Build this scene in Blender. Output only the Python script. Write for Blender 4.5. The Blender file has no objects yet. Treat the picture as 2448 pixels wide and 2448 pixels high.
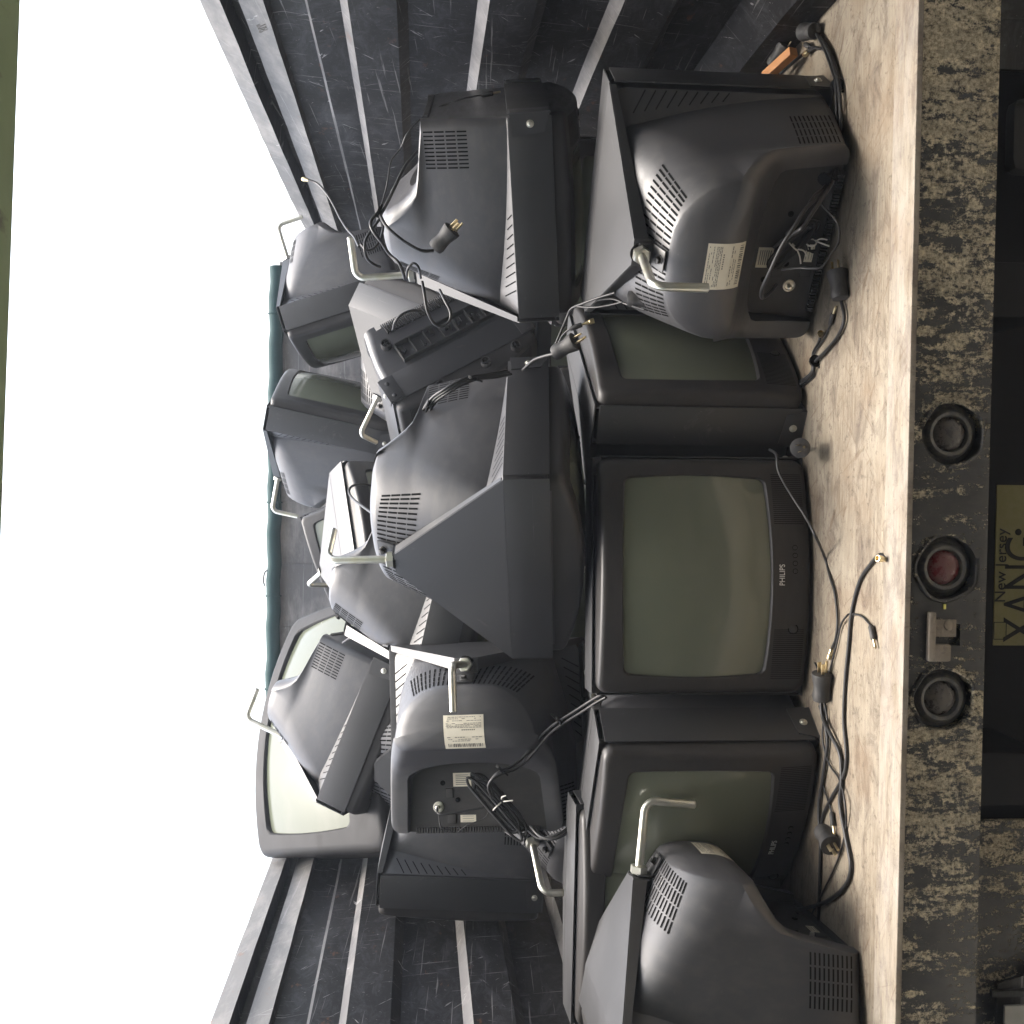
import bpy, bmesh, math, random
from math import radians, sin, cos, pi
from mathutils import Vector, Matrix
from mathutils.bvhtree import BVHTree

random.seed(7)
scene = bpy.context.scene
COL = scene.collection

# ------------------------------------------------------------------ camera
CAM_LOC = Vector((0.0, 0.0, 0.834))
YAW, PITCH, ROLL, FPX = radians(1.86), radians(4.83), radians(0.5), 2650.0
FW = Vector((-sin(YAW) * cos(PITCH), cos(YAW) * cos(PITCH), -sin(PITCH)))
_r0 = Vector((cos(YAW), sin(YAW), 0.0))
_u0 = _r0.cross(FW)
RT = _r0 * cos(ROLL) + _u0 * sin(ROLL)
UP = _u0 * cos(ROLL) - _r0 * sin(ROLL)

cam_data = bpy.data.cameras.new("camera")
cam = bpy.data.objects.new("camera", cam_data)
COL.objects.link(cam)
cam_data.sensor_width = 36.0
cam_data.lens = 36.0 * FPX / 2448.0
cam_data.clip_start = 0.05
cam_data.clip_end = 3000.0
# the photograph was taken with the phone turned on its side: world up is picture left
_m = Matrix.Identity(4)
for _i in range(3):
    _m[_i][0] = -UP[_i]
    _m[_i][1] = RT[_i]
    _m[_i][2] = -FW[_i]
    _m[_i][3] = CAM_LOC[_i]
cam.matrix_world = _m
scene.camera = cam

# ------------------------------------------------------------------ sky, sun, exposure
SUN_EL, SUN_AZ = radians(79), radians(20)      # azimuth measured from +Y towards +X
world = bpy.data.worlds.new("World")
scene.world = world
world.use_nodes = True
wn = world.node_tree.nodes
wl = world.node_tree.links
wn.clear()
w_out = wn.new("ShaderNodeOutputWorld")
w_bg = wn.new("ShaderNodeBackground")
w_sky = wn.new("ShaderNodeTexSky")
w_sky.sky_type = 'NISHITA'
w_sky.sun_disc = False
w_sky.sun_elevation = SUN_EL
w_sky.sun_rotation = SUN_AZ
w_sky.air_density = 1.2
w_sky.dust_density = 6.0
w_sky.ozone_density = 1.0
w_hs = wn.new("ShaderNodeHueSaturation")
w_hs.inputs['Saturation'].default_value = 0.55
wl.new(w_sky.outputs[0], w_hs.inputs['Color'])
wl.new(w_hs.outputs[0], w_bg.inputs['Color'])
wl.new(w_bg.outputs[0], w_out.inputs['Surface'])
w_bg.inputs['Strength'].default_value = 0.15

sun_data = bpy.data.lights.new("sun", 'SUN')
sun_data.energy = 0.8
sun_data.angle = radians(28)
sun_data.color = (1.0, 0.93, 0.82)
sun = bpy.data.objects.new("sun", sun_data)
COL.objects.link(sun)
_sd = Vector((sin(SUN_AZ) * cos(SUN_EL), cos(SUN_AZ) * cos(SUN_EL), sin(SUN_EL)))
sun.rotation_euler = _sd.to_track_quat('Z', 'Y').to_euler()
sun.location = (0, 3, 8)

scene.view_settings.view_transform = 'Standard'
scene.view_settings.look = 'None'
scene.view_settings.exposure = 2.2
scene.view_settings.gamma = 1.0
scene.view_settings.use_curve_mapping = False


# ------------------------------------------------------------------ points of the photograph turned into places
def ray(px, py):
    return FW + RT * ((2448.0 - py - 1224.0) / FPX) - UP * ((px - 1224.0) / FPX)


def at(px, py, y):
    d = ray(px, py)
    return CAM_LOC + d * (y / d.y)


def floor_at(px, py, z=0.0):
    d = ray(px, py)
    return CAM_LOC + d * ((z - CAM_LOC.z) / d.z)


# ------------------------------------------------------------------ materials
def new_mat(name):
    m = bpy.data.materials.new(name)
    m.use_nodes = True
    nt = m.node_tree
    b = nt.nodes["Principled BSDF"]
    return m, nt, b


def node(nt, kind, **kw):
    n = nt.nodes.new(kind)
    for k, v in kw.items():
        setattr(n, k, v)
    return n


def coords(nt, scale=(1, 1, 1), rot=(0, 0, 0)):
    tc = node(nt, "ShaderNodeTexCoord")
    mp = node(nt, "ShaderNodeMapping")
    mp.inputs['Scale'].default_value = scale
    mp.inputs['Rotation'].default_value = rot
    nt.links.new(tc.outputs['Object'], mp.inputs['Vector'])
    return mp.outputs['Vector']


def noise(nt, vec, scale, detail=4.0, rough=0.55, dist=0.0):
    n = node(nt, "ShaderNodeTexNoise")
    n.inputs['Scale'].default_value = scale
    n.inputs['Detail'].default_value = detail
    n.inputs['Roughness'].default_value = rough
    n.inputs['Distortion'].default_value = dist
    nt.links.new(vec, n.inputs['Vector'])
    return n.outputs['Fac']


def ramp(nt, fac, stops):
    r = node(nt, "ShaderNodeValToRGB")
    els = r.color_ramp.elements
    while len(els) < len(stops):
        els.new(0.5)
    for e, (p, c) in zip(els, stops):
        e.position = p
        e.color = (c, c, c, 1) if isinstance(c, (int, float)) else (*c, 1)
    nt.links.new(fac, r.inputs['Fac'])
    return r.outputs['Color']


def mix(nt, fac, a, b, mode='MIX'):
    n = node(nt, "ShaderNodeMix", data_type='RGBA', blend_type=mode)
    for sock, v in ((n.inputs[0], fac), (n.inputs[6], a), (n.inputs[7], b)):
        if hasattr(v, 'links'):
            nt.links.new(v, sock)
        elif isinstance(v, (int, float)):
            sock.default_value = v if sock == n.inputs[0] else (v, v, v, 1)
        else:
            sock.default_value = (*v, 1)
    return n.outputs[2]


def math_(nt, op, a, b=0.0):
    n = node(nt, "ShaderNodeMath", operation=op)
    for i, v in enumerate((a, b)):
        if hasattr(v, 'links'):
            nt.links.new(v, n.inputs[i])
        else:
            n.inputs[i].default_value = v
    return n.outputs[0]


def bump(nt, b, h, strength=0.2, dist=0.002):
    n = node(nt, "ShaderNodeBump")
    n.inputs['Strength'].default_value = strength
    n.inputs['Distance'].default_value = dist
    nt.links.new(h, n.inputs['Height'])
    nt.links.new(n.outputs[0], b.inputs['Normal'])


def dusty(name, col, rough, amt=0.5):
    """a small fitting with road dust caught on it"""
    m, nt, b = new_mat(name)
    v = coords(nt)
    d = ramp(nt, noise(nt, v, 75, 6, 0.75), [(0.44, 0.0), (0.66, 1.0)])
    nt.links.new(mix(nt, math_(nt, 'MULTIPLY', d, amt), col, (0.24, 0.21, 0.155)), b.inputs['Base Color'])
    nt.links.new(mix(nt, d, rough, 0.85), b.inputs['Roughness'])
    return m


def simple(name, col, rough=0.5, metal=0.0, spec=0.5):
    m, nt, b = new_mat(name)
    v = coords(nt)
    n = noise(nt, v, 60, 4)
    c = mix(nt, n, tuple(x * 0.85 for x in col), tuple(min(1, x * 1.15) for x in col))
    nt.links.new(c, b.inputs['Base Color'])
    b.inputs['Roughness'].default_value = rough
    b.inputs['Metallic'].default_value = metal
    b.inputs['Specular IOR Level'].default_value = spec
    return m


def plastic(name, col, rough, dust=0.3, grain=900, spec=0.4):
    """moulded plastic: fine leather grain, handling smudges and thin patches of dust"""
    m, nt, b = new_mat(name)
    v = coords(nt)
    big = noise(nt, v, 7, 5, 0.6)
    fine = noise(nt, v, grain, 2)
    smear = ramp(nt, noise(nt, coords(nt, (3, 16, 9), (0.4, 0.3, 0.9)), 3.0, 5, 0.65), [(0.45, 0.0), (0.75, 1.0)])
    c = mix(nt, big, tuple(x * 0.85 for x in col), tuple(x * 1.2 for x in col))
    c = mix(nt, math_(nt, 'MULTIPLY', smear, dust * 0.25), c, (0.20, 0.185, 0.165))
    speck = ramp(nt, noise(nt, v, 160, 2), [(0.72, 0.0), (0.78, 1.0)])
    c = mix(nt, math_(nt, 'MULTIPLY', speck, dust * 0.35), c, (0.3, 0.28, 0.25))
    nt.links.new(c, b.inputs['Base Color'])
    r = math_(nt, 'ADD', math_(nt, 'MULTIPLY', smear, 0.14), rough)
    nt.links.new(r, b.inputs['Roughness'])
    b.inputs['Specular IOR Level'].default_value = spec
    bump(nt, b, fine, 0.10, 0.0006)
    return m


M = {}
M['shell'] = plastic("shell_plastic", (0.046, 0.046, 0.050), 0.42, 0.5, 900, 0.75)
M['bezel'] = plastic("bezel_plastic", (0.030, 0.028, 0.027), 0.42, 0.25)
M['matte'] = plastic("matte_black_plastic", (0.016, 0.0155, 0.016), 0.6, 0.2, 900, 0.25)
M['panel'] = plastic("panel_plastic", (0.035, 0.034, 0.033), 0.5, 0.5)
M['hole'] = simple("vent_dark", (0.004, 0.004, 0.004), 0.9, 0, 0.1)
M['rubber'] = plastic("cord_rubber", (0.020, 0.020, 0.021), 0.42, 0.2, 500)
M['plug'] = plastic("plug_rubber", (0.028, 0.028, 0.029), 0.55, 1.2, 700)
M['brass'] = simple("brass", (0.66, 0.55, 0.34), 0.30, 1.0)
M['nickel'] = simple("nickel", (0.68, 0.66, 0.60), 0.28, 1.0)
M['white_tie'] = simple("white_tie", (0.75, 0.72, 0.66), 0.5)
M['logo'] = simple("logo_silver", (0.66, 0.66, 0.63), 0.35, 0.2)


def cage_metal():
    m, nt, b = new_mat("cage_paint")
    v = coords(nt)
    big = noise(nt, v, 5, 5, 0.6)
    c = mix(nt, big, (0.018, 0.018, 0.019), (0.032, 0.032, 0.034))
    scuff = ramp(nt, noise(nt, coords(nt, (1, 1, 1), (0.7, 0.2, 0.4)), 9, 8, 0.75, 1.2), [(0.60, 0.0), (0.70, 1.0)])
    c = mix(nt, math_(nt, 'MULTIPLY', scuff, 0.22), c, (0.22, 0.21, 0.20))
    scr = ramp(nt, noise(nt, coords(nt, (2, 160, 40), (0.3, 0.5, 0.8)), 1.0, 3), [(0.73, 0.0), (0.76, 1.0)])
    c = mix(nt, math_(nt, 'MULTIPLY', scr, 0.25), c, (0.35, 0.34, 0.33))
    nt.links.new(c, b.inputs['Base Color'])
    nt.links.new(math_(nt, 'ADD', math_(nt, 'MULTIPLY', big, 0.2), 0.36), b.inputs['Roughness'])
    b.inputs['Specular IOR Level'].default_value = 0.8
    bump(nt, b, noise(nt, v, 700, 2), 0.12, 0.0005)
    return m


M['cage'] = cage_metal()


def zinc():
    m, nt, b = new_mat("zinc_plate")
    v = coords(nt)
    n = noise(nt, v, 35, 5, 0.6)
    c = mix(nt, n, (0.60, 0.58, 0.50), (0.82, 0.82, 0.76))
    c = mix(nt, ramp(nt, noise(nt, v, 14, 3), [(0.5, 0), (0.75, 0.6)]), c, (0.72, 0.66, 0.42))
    nt.links.new(c, b.inputs['Base Color'])
    b.inputs['Metallic'].default_value = 0.9
    nt.links.new(math_(nt, 'ADD', math_(nt, 'MULTIPLY', n, 0.2), 0.22), b.inputs['Roughness'])
    return m


M['zinc'] = zinc()


def glass(name="tube_glass", k=1.0, coat=0.25):
    m, nt, b = new_mat(name)
    v = coords(nt)
    big = noise(nt, v, 4, 4)
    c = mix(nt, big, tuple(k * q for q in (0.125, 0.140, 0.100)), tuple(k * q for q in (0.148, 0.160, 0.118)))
    dust = ramp(nt, noise(nt, coords(nt, (1, 1, 1.8), (0, 0.3, 0)), 6, 6, 0.6), [(0.5, 0.0), (0.8, 1.0)])
    c = mix(nt, math_(nt, 'MULTIPLY', dust, 0.15), c, (0.22, 0.20, 0.17))
    nt.links.new(c, b.inputs['Base Color'])
    nt.links.new(math_(nt, 'ADD', math_(nt, 'MULTIPLY', dust, 0.15), 0.16), b.inputs['Roughness'])
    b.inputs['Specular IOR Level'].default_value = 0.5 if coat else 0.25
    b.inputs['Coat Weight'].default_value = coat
    b.inputs['Coat Roughness'].default_value = 0.06
    return m


M['glass'] = glass()
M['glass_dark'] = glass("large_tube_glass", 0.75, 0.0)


def paper():
    m, nt, b = new_mat("label_paper")
    v = coords(nt)
    n = noise(nt, v, 30, 5)
    nt.links.new(mix(nt, n, (0.62, 0.57, 0.44), (0.78, 0.74, 0.62)), b.inputs['Base Color'])
    b.inputs['Roughness'].default_value = 0.55
    return m


M['paper'] = paper()
M['ink'] = simple("label_ink", (0.16, 0.15, 0.13), 0.6)


def wall_paint(name, base, worn, wear, stretch):
    """black enamelled steel, scraped by years of loads: long scratches, chips, rust blooms, dust"""
    m, nt, b = new_mat(name)
    v = coords(nt)
    big = noise(nt, v, 2.2, 6, 0.65)
    c = mix(nt, big, tuple(x * 0.7 for x in base), tuple(x * 1.5 for x in base))
    dust = ramp(nt, noise(nt, coords(nt, (1, 1.0, 3.0)), 3.1, 8, 0.7), [(0.45, 0.0), (0.75, 1.0)])
    c = mix(nt, math_(nt, 'MULTIPLY', dust, wear), c, worn)
    for sc, rot, lo, amt in (((1, 1.6, 110), (0.06, 0, 0), 0.64, 0.36), ((1, 120, 3.5), (-0.15, 0, 0), 0.655, 0.40),
                             ((1, 7, 90), (0.7, 0, 0), 0.675, 0.5), ((1, 90, 7), (0.5, 0, 0), 0.69, 0.42), ((1, 6, 40), (-0.5, 0, 0), 0.70, 0.8)):
        tc = node(nt, "ShaderNodeTexCoord")
        m1 = node(nt, "ShaderNodeMapping")
        m1.inputs['Rotation'].default_value = rot
        nt.links.new(tc.outputs['Object'], m1.inputs['Vector'])
        m2 = node(nt, "ShaderNodeMapping")
        m2.inputs['Scale'].default_value = sc
        nt.links.new(m1.outputs[0], m2.inputs['Vector'])
        s = ramp(nt, noise(nt, m2.outputs[0], 1.0, 4, 0.6, 0.25), [(lo, 0.0), (lo + 0.025, 1.0)])
        c = mix(nt, math_(nt, 'MULTIPLY', s, amt), c, (0.42, 0.41, 0.40))
    chips = ramp(nt, noise(nt, v, 90, 3, 0.7), [(0.68, 0.0), (0.70, 1.0)])
    smoke = ramp(nt, noise(nt, coords(nt, (1, 1.2, 2.6)), 7, 9, 0.8, 0.8), [(0.48, 0.0), (0.68, 1.0)])
    c = mix(nt, math_(nt, 'MULTIPLY', smoke, 0.34), c, (0.12, 0.122, 0.132))
    c = mix(nt, math_(nt, 'MULTIPLY', chips, 0.5), c, (0.26, 0.25, 0.24))
    rust = ramp(nt, noise(nt, coords(nt, (1, 2.2, 5.0)), 4.6, 6, 0.7), [(0.64, 0.0), (0.70, 1.0)])
    c = mix(nt, math_(nt, 'MULTIPLY', rust, 0.4), c, (0.20, 0.085, 0.035))
    nt.links.new(c, b.inputs['Base Color'])
    nt.links.new(math_(nt, 'ADD', math_(nt, 'MULTIPLY', big, 0.2), 0.50), b.inputs['Roughness'])
    b.inputs['Specular IOR Level'].default_value = 0.25
    bump(nt, b, noise(nt, v, 24, 7, 0.7), 0.25, 0.004)
    return m


M['wall'] = wall_paint("wall_enamel", (0.009, 0.009, 0.010), (0.05, 0.047, 0.045), 0.30, 1)
M['rail'] = wall_paint("rail_dusty_steel", (0.13, 0.127, 0.124), (0.34, 0.32, 0.30), 0.85, 1)
M['wall_worn'] = wall_paint("wall_rubbed_steel", (0.13, 0.125, 0.122), (0.40, 0.375, 0.35), 0.75, 1)


def bed_wood(name="bed_floor_boards", grey=0.0):
    """worn bed boards: grain along the sill, grey-brown blotches, dragged scratches, hair-fine cracks"""
    m, nt, b = new_mat(name)
    v = coords(nt)
    grain = noise(nt, coords(nt, (5, 55, 8)), 3.0, 8, 0.7, 0.4)
    fibre = noise(nt, coords(nt, (30, 380, 8)), 1.0, 4, 0.7)
    big = noise(nt, coords(nt, (1.0, 1.6, 1)), 3.4, 7, 0.65)
    c = mix(nt, ramp(nt, grain, [(0.3, 0.0), (0.7, 1.0)]), (0.112, 0.086, 0.060), (0.275, 0.238, 0.180))
    c = mix(nt, ramp(nt, big, [(0.40, 0.0), (0.62, 0.75)]), c, (0.27, 0.238, 0.186))
    c = mix(nt, ramp(nt, fibre, [(0.56, 0.0), (0.70, 0.5)]), c, (0.09, 0.062, 0.042))
    blot = ramp(nt, noise(nt, coords(nt, (1.6, 3.0, 1)), 6.5, 9, 0.75, 0.6), [(0.50, 0.0), (0.64, 1.0)])
    c = mix(nt, math_(nt, 'MULTIPLY', blot, 0.75), c, (0.088, 0.066, 0.052))
    stain = ramp(nt, noise(nt, coords(nt, (2.6, 2.0, 1)), 2.2, 5, 0.6), [(0.48, 0.0), (0.70, 1.0)])
    c = mix(nt, math_(nt, 'MULTIPLY', stain, 0.55), c, (0.150, 0.098, 0.056))
    spots = ramp(nt, noise(nt, coords(nt, (1.2, 1, 1)), 60, 4, 0.7), [(0.58, 0.0), (0.66, 1.0)])
    c = mix(nt, math_(nt, 'MULTIPLY', spots, 0.6), c, (0.075, 0.055, 0.042))
    for rot, sc, lo, amt in ((0.7, (90, 5, 8), 0.64, 0.40), (-0.5, (70, 5, 8), 0.65, 0.45), (1.15, (120, 8, 8), 0.655, 0.30),
                             (0.1, (8, 110, 8), 0.65, 0.35), (-1.0, (60, 4, 8), 0.66, 0.55)):
        tc = node(nt, "ShaderNodeTexCoord")
        m1 = node(nt, "ShaderNodeMapping")
        m1.inputs['Rotation'].default_value = (0, 0, rot)
        nt.links.new(tc.outputs['Object'], m1.inputs['Vector'])
        m2 = node(nt, "ShaderNodeMapping")
        m2.inputs['Scale'].default_value = sc
        nt.links.new(m1.outputs[0], m2.inputs['Vector'])
        s = ramp(nt, noise(nt, m2.outputs[0], 1.0, 3, 0.6, 0.8), [(lo - 0.02, 0.0), (lo + 0.06, 1.0)])
        c = mix(nt, math_(nt, 'MULTIPLY', s, amt), c, (0.090, 0.050, 0.026))
    if grey:
        worn = noise(nt, coords(nt, (1.5, 6, 1)), 5, 6, 0.7)
        c = mix(nt, math_(nt, 'MULTIPLY', ramp(nt, worn, [(0.35, 0.0), (0.6, 1.0)]), grey), c, (0.34, 0.315, 0.285))
    nt.links.new(c, b.inputs['Base Color'])
    b.inputs['Roughness'].default_value = 0.65
    b.inputs['Specular IOR Level'].default_value = 0.3
    bump(nt, b, math_(nt, 'ADD', grain, math_(nt, 'MULTIPLY', blot, -0.6)), 0.5, 0.003)
    return m


M['wood'] = bed_wood()


M['sill'] = bed_wood("sill_worn", 0.40)


def mud():
    """black bumper steel under flaking dried mud that ran down in tongues"""
    m, nt, b = new_mat("muddy_bumper")
    v = coords(nt)
    tong = noise(nt, coords(nt, (22.0, 5.0, 4.6)), 1.5, 7, 0.68, 0.4)
    small = noise(nt, coords(nt, (1.5, 1, 0.8)), 34, 6, 0.75, 0.6)
    crumb = noise(nt, v, 170, 5, 0.75)
    # the splash pattern along the bumper: caked behind the wheels, knocked clean between the lamps
    sep = node(nt, "ShaderNodeSeparateXYZ")
    nt.links.new(v, sep.inputs[0])
    u = math_(nt, 'MULTIPLY', math_(nt, 'ADD', sep.outputs['X'], 1.0), 0.5)
    splash = ramp(nt, u, [(0.05, 0.30), (0.18, 0.36), (0.29, 0.56), (0.38, 0.52), (0.43, 0.22), (0.60, 0.24), (0.67, 0.42), (0.80, 0.44), (0.93, 0.52)])
    zone = math_(nt, 'ADD', math_(nt, 'MULTIPLY', noise(nt, coords(nt, (1.7, 1, 0.5)), 1.1, 2, 0.5), 0.3), splash)
    t = math_(nt, 'ADD', math_(nt, 'MULTIPLY', tong, 0.95), math_(nt, 'MULTIPLY', zone, 0.55))
    t = math_(nt, 'ADD', t, math_(nt, 'MULTIPLY', small, 0.75))
    t = math_(nt, 'ADD', t, math_(nt, 'MULTIPLY', crumb, 0.60))
    t = math_(nt, 'MULTIPLY', t, 0.5)
    mask = ramp(nt, t, [(0.722, 0.0), (0.756, 1.0)])
    film = ramp(nt, small, [(0.35, 0.0), (0.70, 0.6)])
    black = mix(nt, film, (0.012, 0.012, 0.012), (0.055, 0.05, 0.038))
    mc = mix(nt, ramp(nt, crumb, [(0.38, 0.0), (0.62, 1.0)]), (0.26, 0.215, 0.14), (0.85, 0.75, 0.54))
    mc = mix(nt, ramp(nt, small, [(0.40, 0.55), (0.60, 0.0)]), mc, (0.12, 0.10, 0.07))
    c = mix(nt, mask, black, mc)
    nt.links.new(c, b.inputs['Base Color'])
    nt.links.new(mix(nt, mask, 0.45, 0.95), b.inputs['Roughness'])
    h = math_(nt, 'MULTIPLY', mask, math_(nt, 'ADD', math_(nt, 'MULTIPLY', crumb, 1.4), 0.4))
    bump(nt, b, h, 1.0, 0.008)
    return m


M['mud'] = mud()
M['dark_steel'] = wall_paint("under_steel", (0.012, 0.012, 0.011), (0.05, 0.045, 0.032), 0.5, 1)
M['grey_steel'] = simple("grey_bracket", (0.22, 0.22, 0.21), 0.5, 0.2)
M['tarp'] = simple("tarp_teal", (0.005, 0.034, 0.033), 0.8)
M['lens_dark'] = dusty("lens_dark", (0.020, 0.015, 0.013), 0.2, 0.25)
M['lens_red'] = dusty("lens_red", (0.085, 0.006, 0.008), 0.2, 0.22)
M['plate'] = dusty("plate_yellow", (0.095, 0.085, 0.013), 0.5, 0.2)
M['black'] = simple("black_paint", (0.003, 0.003, 0.003), 0.7, 0, 0.2)
M['tyre'] = simple("tyre_rubber", (0.018, 0.018, 0.018), 0.8)
M['grommet'] = dusty("grommet_rubber", (0.040, 0.040, 0.040), 0.45, 0.5)
M['offcut'] = simple("orange_offcut", (0.52, 0.24, 0.09), 0.7)
M['leaf'] = simple("dry_leaf", (0.55, 0.52, 0.12), 0.6)


def green_paint():
    m, nt, b = new_mat("beam_green")
    v = coords(nt)
    n = noise(nt, v, 14, 6, 0.65)
    c = mix(nt, n, (0.15, 0.20, 0.10), (0.24, 0.29, 0.18))
    d = ramp(nt, noise(nt, coords(nt, (3, 1, 6)), 6, 5, 0.7), [(0.58, 0), (0.66, 1)])
    c = mix(nt, math_(nt, 'MULTIPLY', d, 0.7), c, (0.07, 0.045, 0.05))
    nt.links.new(c, b.inputs['Base Color'])
    b.inputs['Roughness'].default_value = 0.6
    return m


M['green'] = green_paint()


def concrete(name, a, c2):
    m, nt, b = new_mat(name)
    v = coords(nt)
    n = noise(nt, v, 3, 8, 0.7)
    nt.links.new(mix(nt, n, a, c2), b.inputs['Base Color'])
    b.inputs['Roughness'].default_value = 0.85
    bump(nt, b, noise(nt, v, 60, 5), 0.3, 0.004)
    return m


M['ground'] = concrete("yard_asphalt", (0.045, 0.045, 0.045), (0.10, 0.098, 0.092))
M['bounce_slab'] = concrete("bounce_slab_concrete", (0.30, 0.28, 0.235), (0.43, 0.40, 0.345))
M['bay'] = concrete("bay_block", (0.30, 0.29, 0.27), (0.42, 0.41, 0.38))


# ------------------------------------------------------------------ mesh helpers
def finish(bm, name, mats, angle=35, smooth=True):
    me = bpy.data.meshes.new(name)
    bmesh.ops.remove_doubles(bm, verts=bm.verts, dist=1e-6)
    bm.to_mesh(me)
    bm.free()
    for m in (mats if isinstance(mats, (list, tuple)) else [mats]):
        me.materials.append(m)
    if smooth:
        me.polygons.foreach_set("use_smooth", [True] * len(me.polygons))
        me.set_sharp_from_angle(angle=radians(angle))
    me.update()
    return me


def link(name, me, parent=None, label=None, cat=None, group=None, kind=None):
    o = bpy.data.objects.new(name, me)
    COL.objects.link(o)
    if parent is not None:
        o.parent = parent
    if label:
        o['label'] = label
    if cat:
        o['category'] = cat
    if group:
        o['group'] = group
    if kind:
        o['kind'] = kind
    return o


def empty(name, loc, label, cat, group=None, rot=None, scale=1.0):
    o = bpy.data.objects.new(name, None)
    COL.objects.link(o)
    o.empty_display_size = 0.1
    if rot is not None:
        m = rot.to_4x4() @ Matrix.Scale(scale, 4)
        m.translation = Vector(loc)
        o.matrix_world = m
    else:
        o.location = loc
    o['label'] = label
    o['category'] = cat
    if group:
        o['group'] = group
    return o


def box(bm, c, s, bev=0.0, rot=None, mi=0):
    r = bmesh.ops.create_cube(bm, size=1.0)
    vs = r['verts']
    mt = Matrix.Diagonal((*s, 1))
    if rot is not None:
        mt = rot.to_4x4() @ mt
    mt = Matrix.Translation(c) @ mt
    bmesh.ops.transform(bm, matrix=mt, verts=vs)
    fs = {f for v in vs for f in v.link_faces}
    if bev > 0:
        es = list({e for v in vs for e in v.link_edges})
        r2 = bmesh.ops.bevel(bm, geom=es, offset=bev, segments=2, affect='EDGES', profile=0.6)
        fs = set(r2['faces']) | {f for f in fs if f.is_valid}
    for f in fs:
        if f.is_valid:
            f.material_index = mi


def cyl(bm, a, b, r, n=16, r2=None, mi=0):
    a, b = Vector(a), Vector(b)
    d = b - a
    res = bmesh.ops.create_cone(bm, cap_ends=True, segments=n, radius1=r, radius2=r if r2 is None else r2, depth=d.length)
    q = d.to_track_quat('Z', 'Y').to_matrix().to_4x4()
    bmesh.ops.transform(bm, matrix=Matrix.Translation((a + b) / 2) @ q, verts=res['verts'])
    for f in {f for v in res['verts'] for f in v.link_faces}:
        f.material_index = mi


def lathe(bm, a, axis, prof, n=20, mi=0):
    """prof: list of (distance along axis, radius)"""
    a, axis = Vector(a), Vector(axis).normalized()
    q = axis.to_track_quat('Z', 'Y').to_matrix()
    rings = []
    for h, r in prof:
        rings.append([bm.verts.new(a + q @ Vector((r * cos(2 * pi * i / n), r * sin(2 * pi * i / n), h))) for i in range(n)])
    for p, q2 in zip(rings, rings[1:]):
        for i in range(n):
            f = bm.faces.new((p[i], p[(i + 1) % n], q2[(i + 1) % n], q2[i]))
            f.material_index = mi
    bm.faces.new(list(reversed(rings[0]))).material_index = mi
    bm.faces.new(rings[-1]).material_index = mi


def spline(pts, step=6):
    P = [Vector(p) for p in pts]
    P = [P[0] * 2 - P[1]] + P + [P[-1] * 2 - P[-2]]
    out = []
    for i in range(1, len(P) - 2):
        for k in range(step):
            t = k / step
            a, b, c, d = P[i - 1], P[i], P[i + 1], P[i + 2]
            out.append(0.5 * ((2 * b) + (c - a) * t + (2 * a - 5 * b + 4 * c - d) * t * t + (3 * b - a - 3 * c + d) * t ** 3))
    out.append(P[-2])
    return out


def tube(bm, pts, r, n=10, mi=0):
    P = [Vector(p) for p in pts]
    rings = []
    t = (P[1] - P[0]).normalized()
    u = t.orthogonal().normalized()
    for i, p in enumerate(P):
        t2 = (P[min(i + 1, len(P) - 1)] - P[max(i - 1, 0)])
        if t2.length > 1e-9:
            t2.normalize()
            u = (u - t2 * u.dot(t2))
            u = u.normalized() if u.length > 1e-6 else t2.orthogonal().normalized()
            t = t2
        w = t.cross(u)
        rings.append([bm.verts.new(p + (u * cos(2 * pi * k / n) + w * sin(2 * pi * k / n)) * r) for k in range(n)])
    for a, b in zip(rings, rings[1:]):
        for k in range(n):
            bm.faces.new((a[k], a[(k + 1) % n], b[(k + 1) % n], b[k])).material_index = mi
    bm.faces.new(list(reversed(rings[0]))).material_index = mi
    bm.faces.new(rings[-1]).material_index = mi


def prism(bm, poly, axis_fn, d0, d1, mi=0):
    """closed polygon poly [(a,b)] pushed from d0 to d1; axis_fn(a,b,d) -> point"""
    A = [bm.verts.new(axis_fn(a, b, d0)) for a, b in poly]
    B = [bm.verts.new(axis_fn(a, b, d1)) for a, b in poly]
    n = len(poly)
    fs = [bm.faces.new(A), bm.faces.new(list(reversed(B)))]
    for i in range(n):
        fs.append(bm.faces.new((A[i], B[i], B[(i + 1) % n], A[(i + 1) % n])))
    for f in fs:
        f.material_index = mi
    return fs


def fix(bm):
    bmesh.ops.recalc_face_normals(bm, faces=bm.faces)


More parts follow.
